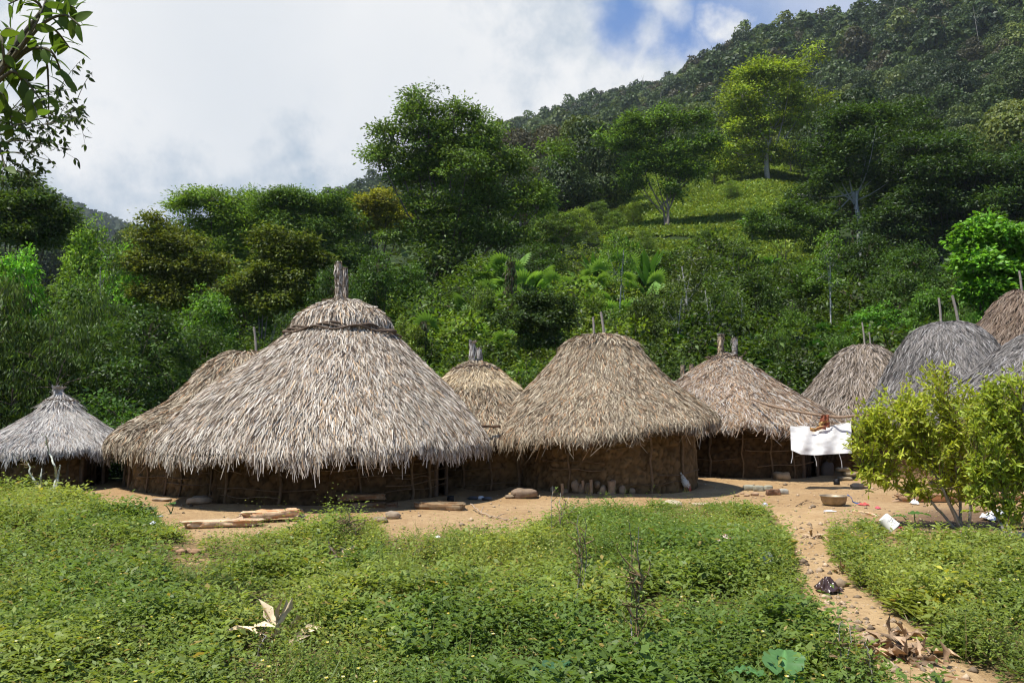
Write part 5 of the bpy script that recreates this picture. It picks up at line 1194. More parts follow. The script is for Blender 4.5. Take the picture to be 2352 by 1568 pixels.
bough('overhanging_tree', (-70, 260), (-3.4, 2.2, 2.9), [[(40, 120, 0), (90, 45, 0), (112, -20, 0)], [(95, 50, 0), (150, 30, 0), (185, 60, 0)], [(60, 110, 0), (120, 110, 0), (148, 185, 0)], [(70, 90, 0), (110, 130, 0), (112, 270, 0)], [(30, 150, 0), (60, 200, 0), (88, 265, 0)], [(-10, 200, 0), (20, 240, 0), (30, 300, 0)],
    [(20, 160, 0), (50, 170, 0), (100, 240, 0)], [(0, 60, 0), (10, 130, 0), (8, 200, 0)], [(50, 90, 0), (20, 60, 0), (-10, 90, 0)], [(110, 20, 0), (60, -10, 0), (20, 10, 0)], [(90, 50, 0), (130, 70, 0), (160, 110, 0)], [(100, 10, 0), (150, 10, 0), (176, 20, 0)], [(-20, 240, 0), (-10, 300, 0), (12, 385, 0)], [(40, 120, 0), (10, 130, 0), (-20, 180, 0)]],
    2.5, 'overhanging bough of large oval leaves on curved stalks in the sky corner', 5, .066, True, (.085, .15, .022), 11, r0=.008)
bough('overhanging_tree', (-90, 330), (-5.6, 5.8, 4.0), [[(40, 300, 0), (100, 285, 0), (150, 280, 0)], [(30, 290, 0), (90, 250, 0), (175, 235, 0)], [(20, 280, 0), (70, 225, 0), (130, 215, 0)], [(0, 330, 0), (50, 320, 0), (110, 335, 0)], [(-10, 350, 0), (60, 350, 0), (120, 372, 0)], [(-20, 370, 0), (40, 395, 0), (90, 398, 0)], [(30, 290, 0), (100, 270, 0), (178, 268, 0)], [(-20, 300, 0), (20, 260, 0), (60, 215, 0)]],
    6.0, 'overhanging branch of many small dark leaves below the large-leaved bough', 6, .062, False, (.035, .06, .018), 8, r0=.009)

# ------------------------------------------------------------------ things lying about
def rock_g(w, d, h, seed, col, e=1.0, amp=.25, nf=1.6, g=None, c=(0, 0, 0), rz=0.0, tilt=0.0):
    g = g or G(); n1, n2 = 22, 13; th = np.linspace(0, 2 * PI, n1, endpoint=False); ph = np.linspace(-PI / 2, PI / 2, n2); T, Pp = np.meshgrid(th, ph)
    f = lambda q: np.sign(q) * np.abs(q) ** e
    X, Y_, Z = f(np.cos(T)) * f(np.cos(Pp)), f(np.sin(T)) * f(np.cos(Pp)), f(np.sin(Pp))
    k = 1 + amp * (fbm(X * nf + seed * 3.1 + 9, Y_ * nf + Z * nf * 1.3 + seed, seed, 3) - .5) * 2
    X, Y_, Z = X * k * w / 2, Y_ * k * d / 2, Z * k * h / 2
    Z = Z + X * math.tan(tilt); cr, sr = math.cos(rz), math.sin(rz); X, Y_ = X * cr - Y_ * sr, X * sr + Y_ * cr
    V = np.stack([X + c[0], Y_ + c[1], Z + c[2]], -1).reshape(-1, 3); i = np.arange(n2 - 1)[:, None] * n1; j = np.arange(n1)[None]
    F = np.stack([i + j, i + (j + 1) % n1, i + n1 + (j + 1) % n1, i + n1 + j], -1).reshape(-1, 4)
    cc = np.array(col)[None] * (.85 + .3 * fbm(V[:, 0] * 14 + 3, V[:, 2] * 14 + V[:, 1] * 9, seed))[:, None]; g.add(V, F, cc); return g
def rock(name, u, v, wpx, hpx, label, cat='rock', col=(.34, .27, .19), e=1.0, amp=.25, dk=.8, seed=1, mat=None, rz=0.0, tilt=0.0, sinkf=.12, group=None, dz=0.0, smooth=True):
    b = gpt(u, v); s = b[1] / F0; w, h = wpx * s, hpx * s; g = rock_g(w, w * dk, h, seed, col, e, amp, c=(0, 0, h * (.5 - sinkf)), rz=rz, tilt=tilt)
    o = g.build(name, mat or M_STONE, smooth=smooth); o.location = tuple(b + [0, 0, dz]); return tag(o, label, cat, group)
rock('rock', 460, 1156, 54, 20, 'tan boulder lying at the wall foot of the half-hidden hut', seed=2, e=.8)
rock('flat_stone', 372, 1150, 40, 8, 'low flat stone half sunk in the yard near the left wall', seed=3, e=.7)
rock('rock', 902, 1190, 34, 19, 'angular tan rock on the yard below the log bench', seed=4, e=.75)
rock('rock', 872, 1199, 36, 14, 'smaller darker rock beside the angular tan one', seed=5, col=(.27, .2, .14), e=.75)
rock('flat_stone', 640, 1185, 110, 10, 'long flat earthy stone behind the pale split wood', seed=6, col=(.32, .22, .13), e=.7, dk=.4)
rock('rock', 1543, 1164, 48, 18, 'smooth pale rounded boulder at the edge of the weeds', seed=7, col=(.46, .38, .26), amp=.1)
rock('flat_stone', 1612, 1160, 44, 6, 'thin flat pale stone next to the rounded boulder', seed=8, col=(.45, .36, .24), e=.7)
rock('rock', 1204, 1143, 58, 24, 'large dark boulder lying in front of the dark doorway', seed=9, col=(.22, .16, .11), e=.7)
rock('rock', 1172, 1144, 24, 10, 'little stone leaning by the dark doorway boulder', seed=10, col=(.24, .18, .12))
rock('rock', 1797, 1101, 36, 20, 'square-edged stone under the white sheet, lower of two', seed=11, col=(.34, .26, .16), e=.6)
rock('flat_stone', 1795, 1084, 40, 9, 'flat stone resting on the square-edged one', seed=12, col=(.2, .15, .1), e=.6, dz=.0)
for i, (u, v, w, h, t) in enumerate(((1720, 1125, 26, 13, 'first'), (1742, 1127, 24, 14, 'second'), (1764, 1126, 20, 13, 'last'))):
    rock('rubble_block', u, v, w, h, f'{t} grey-green rubble block of the short row on the yard', 'block', (.30, .29, .22), .5, .14, .7, 20 + i, group='rubble blocks in a short row on the yard')
rock('rubble_block', 1800, 1134, 22, 13, 'grey rubble block standing behind the hollow log piece', 'block', (.32, .30, .25), .55, .15, .7, 26)
for i, (u, v, w, h) in enumerate(((1692, 1140, 12, 6), (1715, 1139, 14, 6), (1733, 1138, 18, 9), (1750, 1140, 10, 4), (1704, 1134, 9, 4))):
    rock('rubble', u, v, w, h, 'small broken stone lying before the row of grey-green blocks', 'stone', (.36, .24, .15), .8, .3, .8, 30 + i, group='small broken stones before the blocks')
rock('rock', 1969, 1120, 30, 12, 'tan stone at the foot of the yellow-green bush', seed=40, col=(.36, .27, .18), e=.8)
for i, (u, v, w, h, lb) in enumerate(((1936, 1076, 30, 10, 'top'), (1950, 1086, 30, 9, 'middle'), (1940, 1094, 34, 9, 'bottom'))):
    rock('wall_stone_block', u, 1100 + i, w, h, f'{lb} flat stone of the low pile behind the hanging sheet', 'stone', (.28, .23, .15), .65, .2, .8, 41 + i, dz=(2 - i) * .10, group='flat stones piled behind the hanging sheet')
rock('grain_sack', 1901, 1096, 30, 42, 'dark crumpled sack slumped below the hanging sheet', 'sack', (.12, .10, .085), .8, .3, .8, 45, M_CLOTH)
for i, (u, v, w, h, c, lb) in enumerate(((1086, 1147, 24, 9, (.05, .05, .055), 'black rounded lump of plastic on the sand between two huts'), (1104, 1147, 18, 9, (.62, .62, .6), 'small white lump between the two black ones'), (1120, 1148, 26, 9, (.06, .06, .065), 'longer black lump of plastic beside the white one'))):
    rock('plastic_bundle', u, v, w, h, lb, 'bundle', c, .9, .3, .6, 50 + i, M_PLASTIC)
for i, (u, v, w, h) in enumerate(((415, 1272, 22, 13), (432, 1270, 20, 13), (450, 1272, 26, 14), (468, 1268, 16, 10), (404, 1264, 18, 10))):
    rock('earth_clod', u, v, w, h, 'reddish earth clod in the bare patch among the weeds', 'clod', (.34, .21, .12), .85, .35, .8, 60 + i, group='earth clods in the bare patch')

def plank(name, u0, v0, u1, v1, hpx, label, cat, col, seed, dk=1.0, jag=.18, mat=None, dz=0.0, thick=None, group=None):
    """rough split timber lying between two ground points"""
    rng = np.random.default_rng(seed); a = gpt(u0, v0); b = gpt(u1, v1); s = a[1] / F0; h = hpx * s; w = (thick or hpx * 1.5) * s; L = np.linalg.norm(b - a); m, k = 56, 26
    t = np.linspace(0, 1, m); an = np.linspace(0, 2 * PI, k, endpoint=False); sq = lambda q: np.sign(q) * np.abs(q) ** .32
    T, A = np.meshgrid(t, an, indexing='ij'); env = np.clip(np.minimum(T, 1 - T) * 30, .72, 1)
    rr = 1 + jag * (fbm(T * 3 + seed, A * 1.6, seed) - .5) * 2 + .30 * (noise2(A * 6, T * 5 + seed, seed + 1) - .5)
    y = sq(np.cos(A)) * w / 2 * rr * env; z = sq(np.sin(A)) * h / 2 * rr * (env * .6 + .4)
    x = T * L + np.sign(T - .5) * np.clip(np.abs(T - .5) * 2 - .7, 0, 1) * (noise2(A * 1.7 + 4, T * 0 + seed, seed) - .5) * L * (.25 + jag)
    ax = (b - a) / L; pr = np.array([-ax[1], ax[0], 0]); mid = (a + b) / 2
    V = a[None, None] - mid + x[..., None] * ax + y[..., None] * pr + np.array([0, 0, 1]) * (z + h * .5)[..., None]
    i = np.arange(m - 1)[:, None] * k; j = np.arange(k)[None]; F = np.stack([i + j, i + (j + 1) % k, i + k + (j + 1) % k, i + k + j], -1).reshape(-1, 4)
    st = noise2(A * 9, T * 2.5 + seed, seed + 2); c = np.array(col)[None, None] * (.45 + .85 * st)[..., None] * np.where((noise2(A * 5 + 3, T * 4, seed + 4) > .62)[..., None], np.array([.85, .6, .42]), np.array([1, .96, .9])); g = G(); g.add(V.reshape(-1, 3), F, c.reshape(-1, 3))
    for e in (0, m - 1):
        ring = V[e]; g.add(np.vstack([ring, ring.mean(0)[None]]), np.array([[q, (q + 1) % k, k] for q in range(k)]), np.array(col) * .8)
    o = g.build(name, mat or M_WOOD, smooth=False); o.location = tuple(mid + [0, 0, dz]); return tag(o, label, cat, group)
plank('split_log', 417, 1213, 600, 1207, 13, 'pale split log lying on the yard, longer flat piece', 'log', (.66, .50, .34), 1, jag=.34, thick=44, dz=.02)
plank('split_log', 556, 1200, 690, 1193, 17, 'pale jagged split log resting across the end of the longer piece', 'log', (.62, .44, .28), 2, jag=.6, thick=44, dz=.05)
plank('log_bench', 782, 1168, 886, 1166, 13, 'brown squared timber under the upper one by the wall', 'timber', (.22, .15, .09), 3, thick=30, jag=.12)
plank('log_bench', 778, 1166, 882, 1163, 14, 'brown squared timber stacked on top as a seat against the wall', 'timber', (.28, .19, .11), 4, thick=26, jag=.16, dz=.125)
plank('wood_chunk', 884, 1166, 914, 1165, 11, 'short dark chunk of wood at the end of the stacked timbers', 'wood', (.2, .13, .08), 5, jag=.2, thick=14)
plank('door_step', 957, 1166, 1066, 1171, 15, 'thick worn plank laid as a step before the doorway of the largest hut', 'step', (.27, .20, .12), 6, thick=46, jag=.1)
plank('fallen_log', 2058, 1152, 2420, 1146, 17, 'long peeled log lying on the ground beneath the bush', 'log', (.42, .28, .17), 7, thick=17, jag=.08)
plank('hollow_log', 1760, 1137, 1792, 1136, 13, 'short hollowed piece of log in front of the rubble blocks', 'log', (.24, .15, .10), 8, thick=13, jag=.12)
plank('pale_bark', 1957, 1175, 2014, 1186, 5, 'strip of pale peeled bark lying by the basin', 'bark', (.66, .52, .36), 9, thick=9, jag=.5)
plank('roof_beam', 1104, 1136, 1148, 1136, 6, 'short dark beam end bridging the eaves of two huts', 'beam', (.14, .10, .07), 10, thick=6, jag=.1).location = tuple(at(1126, 982, 16.2))
plank('dry_stalk', 2142, 1548, 2230, 1566, 5, 'thick dry brown stalk lying along the path edge', 'stalk', (.30, .2, .12), 11, thick=6, jag=.2)

def stick(name, pts, label, cat='stick', r=.009, col=(.36, .27, .19), side=()):
    g = G(); P = np.array([gpt(u, v) + [0, 0, r + dz] for u, v, dz in pts]); b = P[0].copy(); t = np.linspace(0, len(P) - 1, 5 * len(P)); PP = np.stack([np.interp(t, range(len(P)), P[:, i]) for i in range(3)], -1) - b
    PP[1:-1] += np.random.default_rng(len(PP)).normal(0, r * .6, PP[1:-1].shape); addtube(g, PP, np.linspace(r, r * .5, len(PP)), 6, col)
    for i, (u, v, dz) in side: addtube(g, bez(P[i] - b, gpt(u, v) + [0, 0, dz] - b, (0, 0, .02), 5), np.linspace(r * .6, r * .3, 5), 5, col)
    o = g.build(name, M_BARK); o.location = tuple(b); return tag(o, label, cat)
stick('fallen_branch', [(1081, 1170, .08), (1105, 1182, .03), (1140, 1192, .01), (1190, 1200, .01)], 'crooked bare branch lying on the sand right by the largest hut', 'branch', .014, side=[(1, (1112, 1176, .1)), (2, (1165, 1186, .05))])
stick('twig', [(1828, 1163, 0), (1850, 1155, .03), (1884, 1156, 0)], 'bent dark twigs lying on the sand by the basin', 'twig', .007, (.17, .12, .08), side=[(1, (1880, 1162, .01)), (0, (1862, 1152, .04))])
stick('twig', [(1500, 1140, 0), (1520, 1136, .0), (1545, 1133, 0)], 'thin dark twig on the bare rim of the stone-walled hut', 'twig', .006, (.15, .1, .07))
stick('twig', [(960, 1216, 0), (985, 1212, 0)], 'short pale twig on the sand before the door step', 'twig', .005, (.5, .4, .28))
stick('twig', [(1950, 1505, 0), (1975, 1520, 0.02), (2010, 1530, 0)], 'dry twig lying across the path near the leaf pile', 'twig', .006, (.3, .22, .15))

def lathe(prof, k=28, col=(1, 1, 1), dent=0, seed=0):
    P = np.array(prof, float); an = np.linspace(0, 2 * PI, k, endpoint=False); R_, A = np.meshgrid(P[:, 0], an, indexing='ij'); Z = np.repeat(P[:, 1:2], k, 1)
    kk = 1 + dent * (noise2(np.cos(A) * 2 + 5, np.sin(A) * 2 + Z * 6, seed) - .5); V = np.stack([R_ * kk * np.cos(A), R_ * kk * np.sin(A), Z], -1).reshape(-1, 3); m = len(P)
    i = np.arange(m - 1)[:, None] * k; j = np.arange(k)[None]; return V, np.stack([i + j, i + (j + 1) % k, i + k + (j + 1) % k, i + k + j], -1).reshape(-1, 4)
def pot(name, u, v, prof, label, cat, col, mat, dent=.06, rot=None, handle=None, sunk=0):
    b = gpt(u, v); root = empty(name, b - [0, 0, sunk], label, cat); g = G(); V, F = lathe(prof, dent=dent); g.add(V, F, col); g.build('body', mat, root)
    if handle:
        g = G(); addtube(g, *handle, 5, col); g.build('handle', mat, root)
    if rot: root.rotation_euler = rot
    return root
s = px(13.9)
b = pot('wash_basin', 1916, 1160, [(0, 0), (.13, 0), (.19, .03), (.215, .09), (.232, .165), (.25, .168), (.25, .174), (.226, .174), (.21, .1), (.18, .035), (0, .02)], 'wide dented brownish metal basin standing on the sand by the path', 'basin', (.30, .235, .155), M_METAL)
pot('cooking_pot', 1035, 1151, [(0, 0), (.062, 0), (.07, .03), (.062, .085), (.068, .1), (.06, .1), (.055, .03), (0, .02)], 'small sooty black pot beside the door step', 'pot', (.02, .02, .022), M_METAL)
pot('cooking_pot', 1922, 1113, [(0, 0), (.065, 0), (.07, .02), (.07, .11), (.05, .125), (.056, .135), (.045, .135), (.05, .02), (0, .01)], 'black round-shouldered jar standing before the sack', 'pot', (.015, .015, .017), M_METAL)
pot('iron_cauldron', 2365, 1146, [(0, 0), (.16, .0), (.26, .07), (.29, .18), (.27, .28), (.29, .3), (.27, .31), (.25, .2), (0, .05)], 'large sooty cauldron at the picture edge behind the bush', 'cauldron', (.018, .018, .02), M_METAL)
def bucket():
    b = gpt(2056, 1230); root = empty('plastic_bucket', b + [0, 0, .10], 'white weathered plastic bucket lying tipped over in the weeds', 'bucket'); g = G()
    V, F = lathe([(0, .27), (.085, .27), (.105, .262), (.112, .24), (.118, .02), (.126, .015), (.126, -.005), (.112, -.005), (.106, .02), (.10, .25), (0, .255)], 32, dent=.03); g.add(V, F, (.72, .70, .64)); g.build('body', M_PLASTIC, root)
    g = G(); rg = np.random.default_rng(3)
    for q in range(16):
        an = -1.35 + rg.normal(0, .35); z = .05 + .16 * rg.random(); p = np.array([.1185 * math.cos(an), .1185 * math.sin(an), z]); T = np.array([-math.sin(an), math.cos(an), 0])
        l = rg.uniform(.01, .03); addtube(g, [p - T * l + [0, 0, rg.normal(0, .006)], p, p + T * l + [0, 0, rg.normal(0, .006)]], .0016, 4, (.12, .12, .11))
    g.build('printed_scribble', M_PLASTIC, root); root.rotation_euler = (math.radians(-28), math.radians(-38), .3); root.scale = (.74,) * 3
bucket()

def crumple(name, u, v, wpx, dpx, h, label, cat, col, seed, mat=None, dz=0.0, col2=None, rz=0.0, amp=1.0):
    """crushed sheet lying on the ground"""
    b = gpt(u, v); s = b[1] / F0; m = 26; X, Y_ = np.meshgrid(np.linspace(-.5, .5, m), np.linspace(-.5, .5, m)); e = np.hypot(X, Y_)
    lim = .38 + .16 * noise2(np.arctan2(Y_, X) * 2.2 + 9, seed + 0 * X, seed); f = np.minimum(1, lim / np.maximum(e, 1e-3)); X2, Y2 = X * f, Y_ * f
    rid = np.abs(fbm(X * 5 + seed, Y_ * 5, seed, 3) - .5) * 2; Z = h * (.12 + (1 - rid) ** 2 * np.clip(1.25 - e * 2.1, .08, 1)) * amp
    X2 = X2 + .10 * (noise2(X * 6, Y_ * 6, seed + 1) - .5); Y2 = Y2 + .10 * (noise2(X * 6 + 9, Y_ * 6, seed + 2) - .5)
    V = np.stack([X2 * wpx * s * math.cos(rz) - Y2 * dpx * s * math.sin(rz), X2 * wpx * s * math.sin(rz) + Y2 * dpx * s * math.cos(rz), Z], -1).reshape(-1, 3)
    i = np.arange(m - 1)[:, None] * m; j = np.arange(m - 1)[None]; F = np.stack([i + j, i + j + 1, i + m + j + 1, i + m + j], -1).reshape(-1, 4)
    c = np.tile(np.array(col, float), (m * m, 1))
    if col2 is not None: k = (noise2(X * 5 + 3, Y_ * 5, seed + 7).ravel() > .55); c[k] = col2
    g = G(); g.add(V, F, c); o = g.build(name, mat or M_BAG, smooth=False); o.location = tuple(b + [0, 0, dz + .004]); return tag(o, label, cat)
crumple('plastic_bag', 1903, 1361, 60, 60, .13, 'crumpled dark brown plastic bag lying on the path', 'bag', (.05, .028, .024), 3)
crumple('food_wrapper', 1664, 1288, 34, 40, .10, 'red and white crumpled wrapper caught on the weeds', 'wrapper', (.62, .45, .42), 4, col2=(.62, .07, .06), dz=.2)
crumple('paper_scrap', 1906, 1174, 30, 26, .02, 'flat white scrap of paper in front of the basin', 'paper', (.78, .78, .8), 5)
crumple('plastic_scrap', 1706, 1170, 16, 30, .04, 'milky plastic scrap at the weed edge near the boulder', 'scrap', (.65, .62, .62), 6, dz=.03)
crumple('plastic_scrap', 1757, 1163, 12, 24, .05, 'bluish clear plastic scrap at the weed edge', 'scrap', (.5, .5, .62), 7, dz=.02)
crumple('plastic_scrap', 2101, 1158, 20, 30, .09, 'crumpled white plastic scrap lying against the long log', 'scrap', (.68, .68, .7), 8)
crumple('plastic_bag', 2288, 1195, 64, 70, .17, 'white torn plastic bag heaped under the bush', 'bag', (.68, .68, .70), 9)
crumple('sacking', 2325, 1212, 70, 70, .12, 'ochre scrap of sacking beside the torn white bag', 'sacking', (.30, .2, .07), 10, M_CLOTH)
crumple('rag', 2300, 1238, 66, 60, .05, 'pale dirty rag lying folded at the weed edge beneath the bush', 'rag', (.50, .45, .39), 11, M_CLOTH)
crumple('rag', 2345, 1232, 50, 50, .06, 'beige rag at the picture edge next to the folded one', 'rag', (.52, .44, .36), 12, M_CLOTH)
crumple('cloth_scrap', 1984, 1160, 24, 30, .05, 'pinkish red cloth scrap beyond the basin', 'cloth', (.50, .10, .09), 13, M_CLOTH)
crumple('cloth_scrap', 2078, 1213, 34, 24, .03, 'maroon scrap on the shaded soil past the bucket', 'cloth', (.30, .06, .07), 14, M_CLOTH)
crumple('candy_wrapper', 2016, 1168, 12, 20, .04, 'tiny red wrapper among the weeds under the bush', 'wrapper', (.6, .1, .12), 15)
crumple('plastic_scrap', 364, 1186, 24, 18, .02, 'small bluish plastic scrap on the sand by the left wall', 'scrap', (.5, .53, .62), 16)
crumple('plastic_scrap', 350, 1228, 12, 20, .05, 'tiny white plastic scrap hanging in the weeds', 'scrap', (.7, .72, .78), 17, dz=.14)
crumple('plastic_scrap', 1005, 1250, 16, 24, .03, 'white scraps lying at the near edge of the sand', 'scrap', (.7, .68, .62), 18, dz=.08)
crumple('rag', 1186, 1143, 26, 60, .3, 'white plastic rag caught on the thatch between two roofs', 'rag', (.75, .75, .76), 19).location = tuple(at(1186, 936, 18.0))
def strap():
    g = G(); P = [gpt(1946, 1158) + [0, -.02, .17], gpt(1950, 1158) + [0, -.05, .15], gpt(1958, 1160) + [0, 0, .06], gpt(1970, 1158) + [0, 0, .012], gpt(1980, 1160) + [0, 0, .01]]; b = P[0].copy(); P = np.array(P) - b
    g.add(np.vstack([P, P + [.0, .02, .018], P - [0, 0, .004]]), np.array([[i, i + 1, i + 6, i + 5] for i in range(4)] + [[i, i + 1, i + 11, i + 10] for i in range(4)]), (.05, .11, .28)); addtube(g, P + [.02, 0, -.01], .006, 5, (.05, .11, .28))
    o = g.build('strap', M_CLOTH); o.location = tuple(b); tag(o, 'blue fabric strap trailing from the rim of the basin', 'strap')
strap()
def cup():
    b = gpt(1755, 1332) + [0, 0, .2]; root = empty('plastic_cup', b, 'white and blue plastic tub lying on its side in the weeds', 'cup'); g = G(); V, F = lathe([(0, 0), (.048, 0), (.052, .006), (.06, .07), (.064, .075), (.058, .075), (.045, .006), (0, .01)], 26, dent=.02); g.add(V, F, (.72, .76, .82)); g.build('body', M_PLASTIC, root)
    g = G()
    for r in (.02, .034): th = np.linspace(0, 2 * PI, 24); addtube(g, np.stack([r * np.cos(th), r * np.sin(th), 0 * th - .001], -1), .0022, 4, (.10, .25, .55))
    V, F = lathe([(.0562, .03), (.0600, .055)], 26); g.add(V, F, (.12, .30, .62)); g.build('printed_ring', M_PLASTIC, root); root.rotation_euler = (math.radians(62), math.radians(28), 0)
cup()
def marker():
    b = gpt(2300, 1368); root = empty('bottle', b + [0, 0, .10], 'small bottle with white cap and dark body caught in the weeds', 'bottle', rz=.5); g = G(); V, F = lathe([(0, -.08), (.022, -.08), (.026, -.07), (.026, .0), (.02, .01)], 16); g.add(V, F, (.04, .05, .09)); g.build('body', M_PLASTIC, root)
    g = G(); V, F = lathe([(.024, .0), (.026, .01), (.025, .05), (.02, .056), (0, .057)], 16); g.add(V, F, (.72, .7, .62)); g.build('cap', M_PLASTIC, root); root.rotation_euler = (.35, -.45, 0)
marker()

def litter(name, u, v, wpx, dpx, m, L, label, seed, col=(.34, .24, .155), up=.3, z=.03, cat='leaves'):
    """heap of curled dead leaves"""
    rng = np.random.default_rng(seed); b = gpt(u, v); s = b[1] / F0; g = G(); P = np.stack([rng.normal(0, .28, m) * wpx * s, rng.normal(0, .28, m) * dpx * s * 2.2, rng.uniform(.01, z, m)], -1)
    D = rdir(rng, m, up, .4); N = nrm(rng.normal(size=(m, 3)) * .7 + [0, 0, .8])
    bigleaves(g, P, D, N, L * rng.uniform(.5, 1.2, m), L * .3 * rng.uniform(.6, 1.3, m), lcol(rng, m, col, .4, .1), ((0, .15), (.2, .8), (.45, .55), (.7, .95), (1, .05)), rng.choice([.5, .8]), .5)
    o = g.build(name, M_DRY, smooth=False); o.location = tuple(b); return tag(o, label, cat)
litter('dry_leaf_heap', 2072, 1510, 130, 50, 70, .17, 'heap of large curled brown leaves across the path', 3)
litter('dry_leaf_heap', 2080, 1466, 60, 14, 16, .13, 'few curled brown leaves scattered above the big heap', 4)
litter('dry_leaf_heap', 1868, 1236, 40, 12, 14, .15, 'pale curled leaves at the weed edge where the path narrows', 5, (.45, .34, .22))
litter('dry_leaf_heap', 622, 1495, 90, 40, 14, .22, 'tall pale papery leaves standing in the weeds', 6, (.62, .50, .33), up=.9, z=.2)
litter('dry_leaf_heap', 335, 1505, 50, 16, 7, .16, 'pale yellow fallen leaf half hidden in the weeds', 7, (.55, .47, .25), z=.16)
litter('dry_leaf_heap', 790, 1292, 50, 22, 16, .16, 'pinkish pale dry leaves among the weeds below the log bench', 8, (.55, .40, .30), z=.14)
litter('dry_leaf_heap', 1930, 1316, 26, 10, 5, .13, 'two buff leaves on the path near the brown bag', 9, (.45, .33, .19))
litter('dry_leaf_heap', 1110, 1218, 50, 10, 12, .12, 'dark dry leaves on the sand below the fallen branch', 10, (.22, .15, .1))
litter('dry_leaf_heap', 2290, 1352, 70, 16, 18, .14, 'straw-dry stems and leaves around the small bottle', 11, (.42, .33, .2), z=.1)

# big arum leaves at the bottom of the field
def arum_leaf(u, v, hgt, leaves_, label, col=(.05, .13, .055)):
    b = gpt(u, v); root = empty('arum_plant', b, label, 'plant')
    for (lu, lv, L, Wd, az, pit) in leaves_:
        tip = at(lu, lv, b[1]) - b; g = G(); addtube(g, bez((0, 0, 0), tip, (0, .03, 0), 7), np.linspace(.011, .006, 7), 6, (.10, .19, .06)); g.build('stem', M_WEED, root)
        m, k = 15, 11; t = np.linspace(0, 1, m); q = np.linspace(-1, 1, k); T, Q = np.meshgrid(t, q, indexing='ij')
        wf = np.interp(t, [0, .06, .2, .38, .6, .8, .93, 1], [.30, .72, .98, 1, .82, .5, .2, .01])[:, None]; back = np.interp(np.abs(Q), [0, .3, 1], [0, -.10, -.30]) * np.clip(1 - T * 3, 0, 1)
        y = Q * wf * Wd / 2 * (1 + .05 * np.sin(T * 26 + Q * 2)); x = (T + back) * L; z = -.30 * L * T ** 2 + .20 * np.abs(y) + .012 * np.sin(T * 30) * np.abs(Q)
        ca, sa, cp_, sp_ = math.cos(az), math.sin(az), math.cos(pit), math.sin(pit)
        X, Z = x * cp_ + z * sp_ * -1, x * sp_ + z * cp_; V = np.stack([X * ca - y * sa, X * sa + y * ca, Z], -1).reshape(-1, 3) + tip
        i = np.arange(m - 1)[:, None] * k; j = np.arange(k - 1)[None]; F = np.stack([i + j, i + j + 1, i + k + j + 1, i + k + j], -1).reshape(-1, 4)
        vein = np.maximum(np.exp(-(Q / .035) ** 2), .5 * np.exp(-((np.sin((T * 7 + np.abs(Q) * 1.6) * PI)) / .16) ** 2)); c = np.array(col)[None, None] * (1 + .75 * vein[..., None]); g = G(); g.add(V, F, c.reshape(-1, 3)); g.build('leaf_blade', M_WEED, root)
arum_leaf(1255, 1610, .4, [(1238, 1556, .22, .20, .45, .55)], 'single dark green arrowhead leaf rising at the bottom of the field')
arum_leaf(1790, 1650, .4, [(1800, 1534, .20, .22, 1.2, .5), (1740, 1546, .16, .12, 2.9, .25), (1815, 1560, .15, .15, -1.2, -.3)], 'large light green arum leaves beside the path at the frame bottom', (.10, .22, .07))
arum_leaf(2110, 1222, .3, [(2100, 1180, .24, .22, .1, .15), (2075, 1186, .16, .15, 2.8, .2)], 'broad green leaves growing over the white bucket', (.07, .16, .04))
arum_leaf(392, 1180, .3, [(380, 1160, .1, .1, .4, .3), (398, 1156, .1, .1, 2.4, .3)], 'low broad-leaved plant at the edge of the left yard', (.07, .16, .04))

